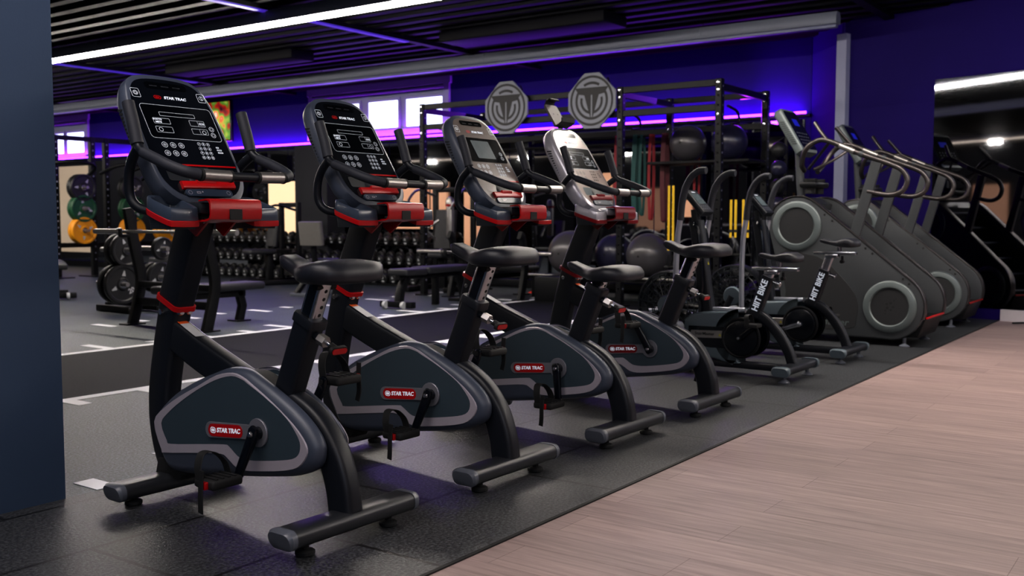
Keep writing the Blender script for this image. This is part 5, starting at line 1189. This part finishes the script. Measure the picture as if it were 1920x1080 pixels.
# storage rack with coloured plates far left
YR = 15.9
pr_ = thing('plate_rack', 'tall black storage rack holding green and yellow plates far left', 'storage rack', (9.6, YR, 0))
def RL(px, z=0): p = onY(px, 400, YR); return p.x - 9.6
for px in (112, 181, 207, 320):
    bm = NB(); x = RL(px); box(bm, (x, 0.1, 1.2), (0.09, 0.09, 2.4), 0.006, 1); box(bm, (x, 0.1, 0.01), (0.3, 0.5, 0.02)); u = obj('upright', bm, dark_steel, pr_)
    bm = NB(); z = 0.3
    while z < 2.3: flat(bm, moved(circ(0.014, 8), (x, z)), lambda a, b: (a, 0.0545, b)); z += 0.11
    obj('bolt_hole', bm, trim_white, u)
for z in (2.36, 0.55):
    bm = NB(); xa, xb = RL(112), RL(320); box(bm, ((xa + xb) / 2, 0.1, z), (xb - xa, 0.07, 0.08), 0.006, 1); obj('crossbeam', bm, dark_steel, pr_)
for px in (125, 235, 280):
    x = RL(px); bm = NB(); tube(bm, [(x - 0.4, 0.1, 1.78), (x - 0.3, -0.35, 1.92), (x + 0.1, -0.5, 1.92), (x + 0.35, -0.3, 1.85), (x + 0.42, 0.1, 1.7)], 0.03, 10, 4); obj('pull_up_handle', bm, dark_steel, pr_)
cols = {0.80: (plate_yellow, 'yellow'), 1.17: (plate_green, 'green'), 1.52: (plate_black, 'black')}
for (px, who, n) in ((140, 'left column of the far storage rack', 2), (233, 'middle column of the far storage rack', 2), (296, 'right column of the far storage rack', 2)):
    for z, (m, cn) in cols.items():
        for k in range(n):
            x = RL(px) + 9.6
            plate((x, YR - 0.18 - 0.085 * k, z), 0.226, 0.075, m, ('front ' if k == n - 1 else 'rear ') + cn + ' bumper plate, ' + who, 'bumper plates on the far storage rack', None, 0, random.uniform(0, 2))
        bm = NB(); cyl(bm, (RL(px), 0.1, z), (RL(px), -0.42, z), 0.024, 12); obj('peg', bm, brushed, pr_)
# plate tree
YT = 9.65
tr = thing('plate_tree', 'black plate tree on the floor behind the bench press station', 'plate tree', (onY(262, 500, YT).x, YT, 0))
X0 = tr.location.x
bm = NB(); box(bm, (0, 0.15, 0.06), (0.62, 0.09, 0.09), 0.01); box(bm, (0, 0.0, 0.05), (0.09, 0.7, 0.07), 0.01); box(bm, (-0.3, 0.0, 0.04), (0.10, 0.6, 0.07), 0.01); obj('base', bm, dark_steel, tr)
bm = NB(); sweep(bm, [(0, 0.15, 0.08), (0, 0.12, 1.05)], rr(0.08, 0.08, 0.01, 2), side=(1, 0, 0)); obj('post', bm, dark_steel, tr)
for (px, py, r, n, num, l) in ((229, 533, 0.205, 2, '20', 'lower left'), (236, 469, 0.175, 2, None, 'upper left'), (304, 466, 0.125, 1, '10', 'upper right'), (300, 520, 0.165, 2, None, 'lower right')):
    p = onY(px, py, YT - 0.3)
    for k in range(n):
        plate((p.x, YT - 0.3 + 0.11 * k, p.z), r, 0.06, plate_black, ('front ' if k == 0 else 'rear ') + 'black plate on the ' + l + ' peg of the plate tree', 'plates on the plate tree', num if k == 0 else None, 0, random.uniform(-0.4, 0.4))
    bm = NB(); sweep(bm, [(0, 0.13, p.z), (p.x - X0, 0.13, p.z)], rr(0.05, 0.05, 0.006, 1), side=(0, 1, 0)) if abs(p.x - X0) > 0.06 else None
    cyl(bm, (p.x - X0, 0.14, p.z), (p.x - X0, -0.40, p.z), 0.024, 12); obj('peg', bm, brushed, tr)
# utility seat with upright back pad
def make_seat(loc, rz, label, mat=pad_black, pw=0.36, ph=0.30):
    t = thing('utility_bench', label, 'weight bench', loc, rz, 'upright utility benches')
    bm = NB(); sweep(bm, [(-0.13, 0, 0.66), (-0.17, 0, 0.66 + ph)], rr(pw, 0.085, 0.035, 4), side=(0, 1, 0)); obj('back_pad', bm, mat, t)
    bm = NB(); box(bm, (0.14, 0, 0.44), (0.36, 0.32, 0.08), 0.03, 3); obj('seat_pad', bm, pad_black, t)
    bm = NB(); sweep(bm, [(-0.06, 0, 0.3), (-0.10, 0, 0.60), (-0.115, 0, 0.9)], rr(0.06, 0.06, 0.008, 2), side=(0, 1, 0)); sweep(bm, [(0.25, 0, 0.38), (-0.08, 0, 0.34)], rr(0.06, 0.07, 0.008, 2), side=(0, 1, 0)); obj('frame', bm, dark_steel, t)
    for s in (-1, 1):
        bm = NB(); sweep(bm, [(-0.05, s * 0.04, 0.36), (-0.22, s * 0.20, 0.03)], rr(0.06, 0.06, 0.008, 2), side=(0, 1, 0)); obj('leg', bm, dark_steel, t)
    bm = NB(); sweep(bm, [(0.22, 0, 0.4), (0.36, 0, 0.03)], rr(0.07, 0.07, 0.008, 2), side=(0, 1, 0)); box(bm, (0.37, 0, 0.02), (0.08, 0.4, 0.04), 0.006); obj('foot_bar', bm, cap_grey, t)
    bm = NB(); box(bm, (-0.22, 0, 0.02), (0.08, 0.56, 0.04), 0.006); obj('foot_bar', bm, cap_grey, t)
    return t
pad_grey = M('pad_grey', (96, 94, 92), 0.6, noise=0.1, bump=0.1, bscale=300)
make_seat((9.15, 9.62, 0), 0.15, 'utility bench with a grey upright back pad, behind the second bike saddle', pad_grey)
# weight machines along the mirrors
def make_machine(loc, rz, label, tall, roller):
    t = thing('weight_machine', label, 'weight machine', loc, rz, 'weight machines')
    for s in (-1, 1):
        bm = NB(); box(bm, (0.25, s * 0.3, tall / 2), (0.07, 0.07, tall), 0.008); obj('upright', bm, dark_steel, t)
        bm = NB(); box(bm, (-0.05, s * 0.3, 0.04), (1.1, 0.08, 0.07), 0.01); obj('base_tube', bm, dark_steel, t)
        bm = NB(); tube(bm, [(0.2, s * 0.3, tall - 0.12), (-0.15, s * 0.36, tall - 0.05), (-0.42, s * 0.36, tall - 0.2), (-0.46, s * 0.3, tall - 0.32)], 0.018, 10, 4); obj('press_arm', bm, brushed if roller else dark_steel, t)
    bm = NB(); box(bm, (0.25, 0, tall - 0.04), (0.07, 0.6, 0.07), 0.008); obj('top_beam', bm, dark_steel, t)
    bm = NB()
    for k in range(9): box(bm, (0.27, 0, 0.14 + 0.042 * k), (0.12, 0.32, 0.038), 0.004, 1)
    obj('weight_stack', bm, plate_black, t)
    bm = NB(); sweep(bm, [(-0.06, 0, 0.58), (0.02, 0, 1.12)], rr(0.32, 0.08, 0.035, 4), side=(0, 1, 0)); obj('back_pad', bm, pad_black, t)
    bm = NB(); box(bm, (-0.26, 0, 0.5), (0.42, 0.36, 0.08), 0.03, 3); obj('seat_pad', bm, pad_black, t)
    bm = NB(); box(bm, (-0.1, 0, 0.25), (0.1, 0.1, 0.44), 0.01); box(bm, (0.12, 0, 0.5), (0.3, 0.06, 0.06), 0.008); obj('seat_post', bm, dark_steel, t)
    if roller:
        bm = NB(); lathe(bm, [(0, 0), (0.05, 0.01), (0.055, 0.05), (0.055, 0.42), (0.05, 0.46), (0.062, 0.47), (0.062, 0.52), (0.04, 0.57), (0, 0.58)], (-0.30, -0.22, 0.72), 'z', 20); c_ = obj('cylinder', bm, brushed, t)
        bm = NB(); cyl(bm, (-0.30, -0.22, 1.17), (-0.30, -0.22, 1.195), 0.064, 20); obj('red_ring', bm, red_plastic, c_)
        bm = NB(); tube(bm, [(-0.3, 0.1, 0.75), (-0.38, 0.2, 0.95), (-0.36, 0.26, 1.1)], 0.02, 8, 4); tube(bm, [(-0.32, 0.0, 0.72), (-0.45, 0.06, 0.85), (-0.40, -0.10, 0.98)], 0.02, 8, 4); obj('lever', bm, brushed, t)
    return t
p = onX(847, 400, 10.9); make_machine((p.x, p.y + 0.1, 0), 0.2, 'weight machine with a silver cylinder beside the third bike console', 1.45, True)
p = onX(515, 400, 10.4); make_machine((p.x, p.y, 0), -0.3, 'dark weight machine in front of the bright cream reflection', 1.25, False)
# ================================================================== CAMERA, LIGHT
cam = bpy.data.cameras.new('camera'); co = bpy.data.objects.new('camera', cam); C.objects.link(co)
cam.sensor_width = 36; cam.lens = FOC / 1920 * 36; cam.clip_start = 0.05
fw = Vector((CT * math.cos(PITCH), ST * math.cos(PITCH), -math.sin(PITCH)))
co.location = (0, 0, HCAM); co.rotation_euler = fw.to_track_quat('-Z', 'Y').to_euler()
cam.dof.use_dof = True; cam.dof.focus_distance = 3.7; cam.dof.aperture_fstop = 4.0
bpy.context.scene.camera = co
def area(name, loc, target, sx, sy, power, col):
    l = bpy.data.lights.new(name, 'AREA'); l.shape = 'RECTANGLE'; l.size = sx; l.size_y = sy; l.energy = power; l.color = col
    o = bpy.data.objects.new(name, l); C.objects.link(o); o.location = loc
    o.rotation_euler = (Vector(target) - Vector(loc)).to_track_quat('-Z', 'Y').to_euler()
    return o
def strip_light(name, loc, d, sx, length, power, col):
    """area light whose long side runs along world Y"""
    o = area(name, loc, Vector(loc) + Vector(d), sx, length, power, col)
    z = -Vector(d).normalized(); y = Vector((0, 1, 0)); x = y.cross(z).normalized()
    o.rotation_euler = Matrix((x, y, z)).transposed().to_euler()
    return o
area('walkway_fill', (4.5, -2.0, 3.05), (5.2, -0.4, 0), 4.0, 1.2, 52, (1.0, 0.90, 0.88))  # added area light that brightens the wooden floor
area('bike_fill', (1.2, 2.6, 3.0), (2.6, 2.2, 0.3), 1.6, 0.4, 30, (1.0, 0.93, 0.92))  # added overhead fill for the bikes, no fixture there
area('fill_light', (-2.5, -1.5, 2.6), (3.0, 2.5, 0.6), 2.0, 1.5, 38, (0.55, 0.70, 1.0))
strip_light('violet_wash', (11.80, 13.5, 2.30), (0.10, 0, 0.5), 0.06, 18.6, 140, (0.42, 0.03, 1.0))
strip_light('violet_ceiling', (10.9, 10.0, 2.5), (-1.6, 0, 0.7), 0.3, 10.0, 60, (0.25, 0.04, 1.0))
area('violet_corner', (11.45, 4.75, 2.34), (11.5, 3.8, 2.6), 0.2, 0.3, 9, (0.42, 0.03, 1.0))
area('right_wall_wash', (9.0, 0.3, 3.05), (10.9, 2.0, 2.2), 1.5, 0.5, 9, (0.2, 0.34, 1.0))
w = bpy.data.worlds.new('world'); bpy.context.scene.world = w; w.use_nodes = True
w.node_tree.nodes['Background'].inputs['Color'].default_value = (0.30, 0.36, 0.6, 1); w.node_tree.nodes['Background'].inputs['Strength'].default_value = 0.02
vs = bpy.context.scene.view_settings
vs.view_transform = 'Standard'
try: vs.look = 'None'
except Exception: pass
vs.exposure = 0.25
vs.gamma = 0.86
cy = bpy.context.scene.cycles
cy.use_denoising = True; cy.max_bounces = 8; cy.caustics_reflective = False; cy.caustics_refractive = False
cy.sample_clamp_indirect = 4.0
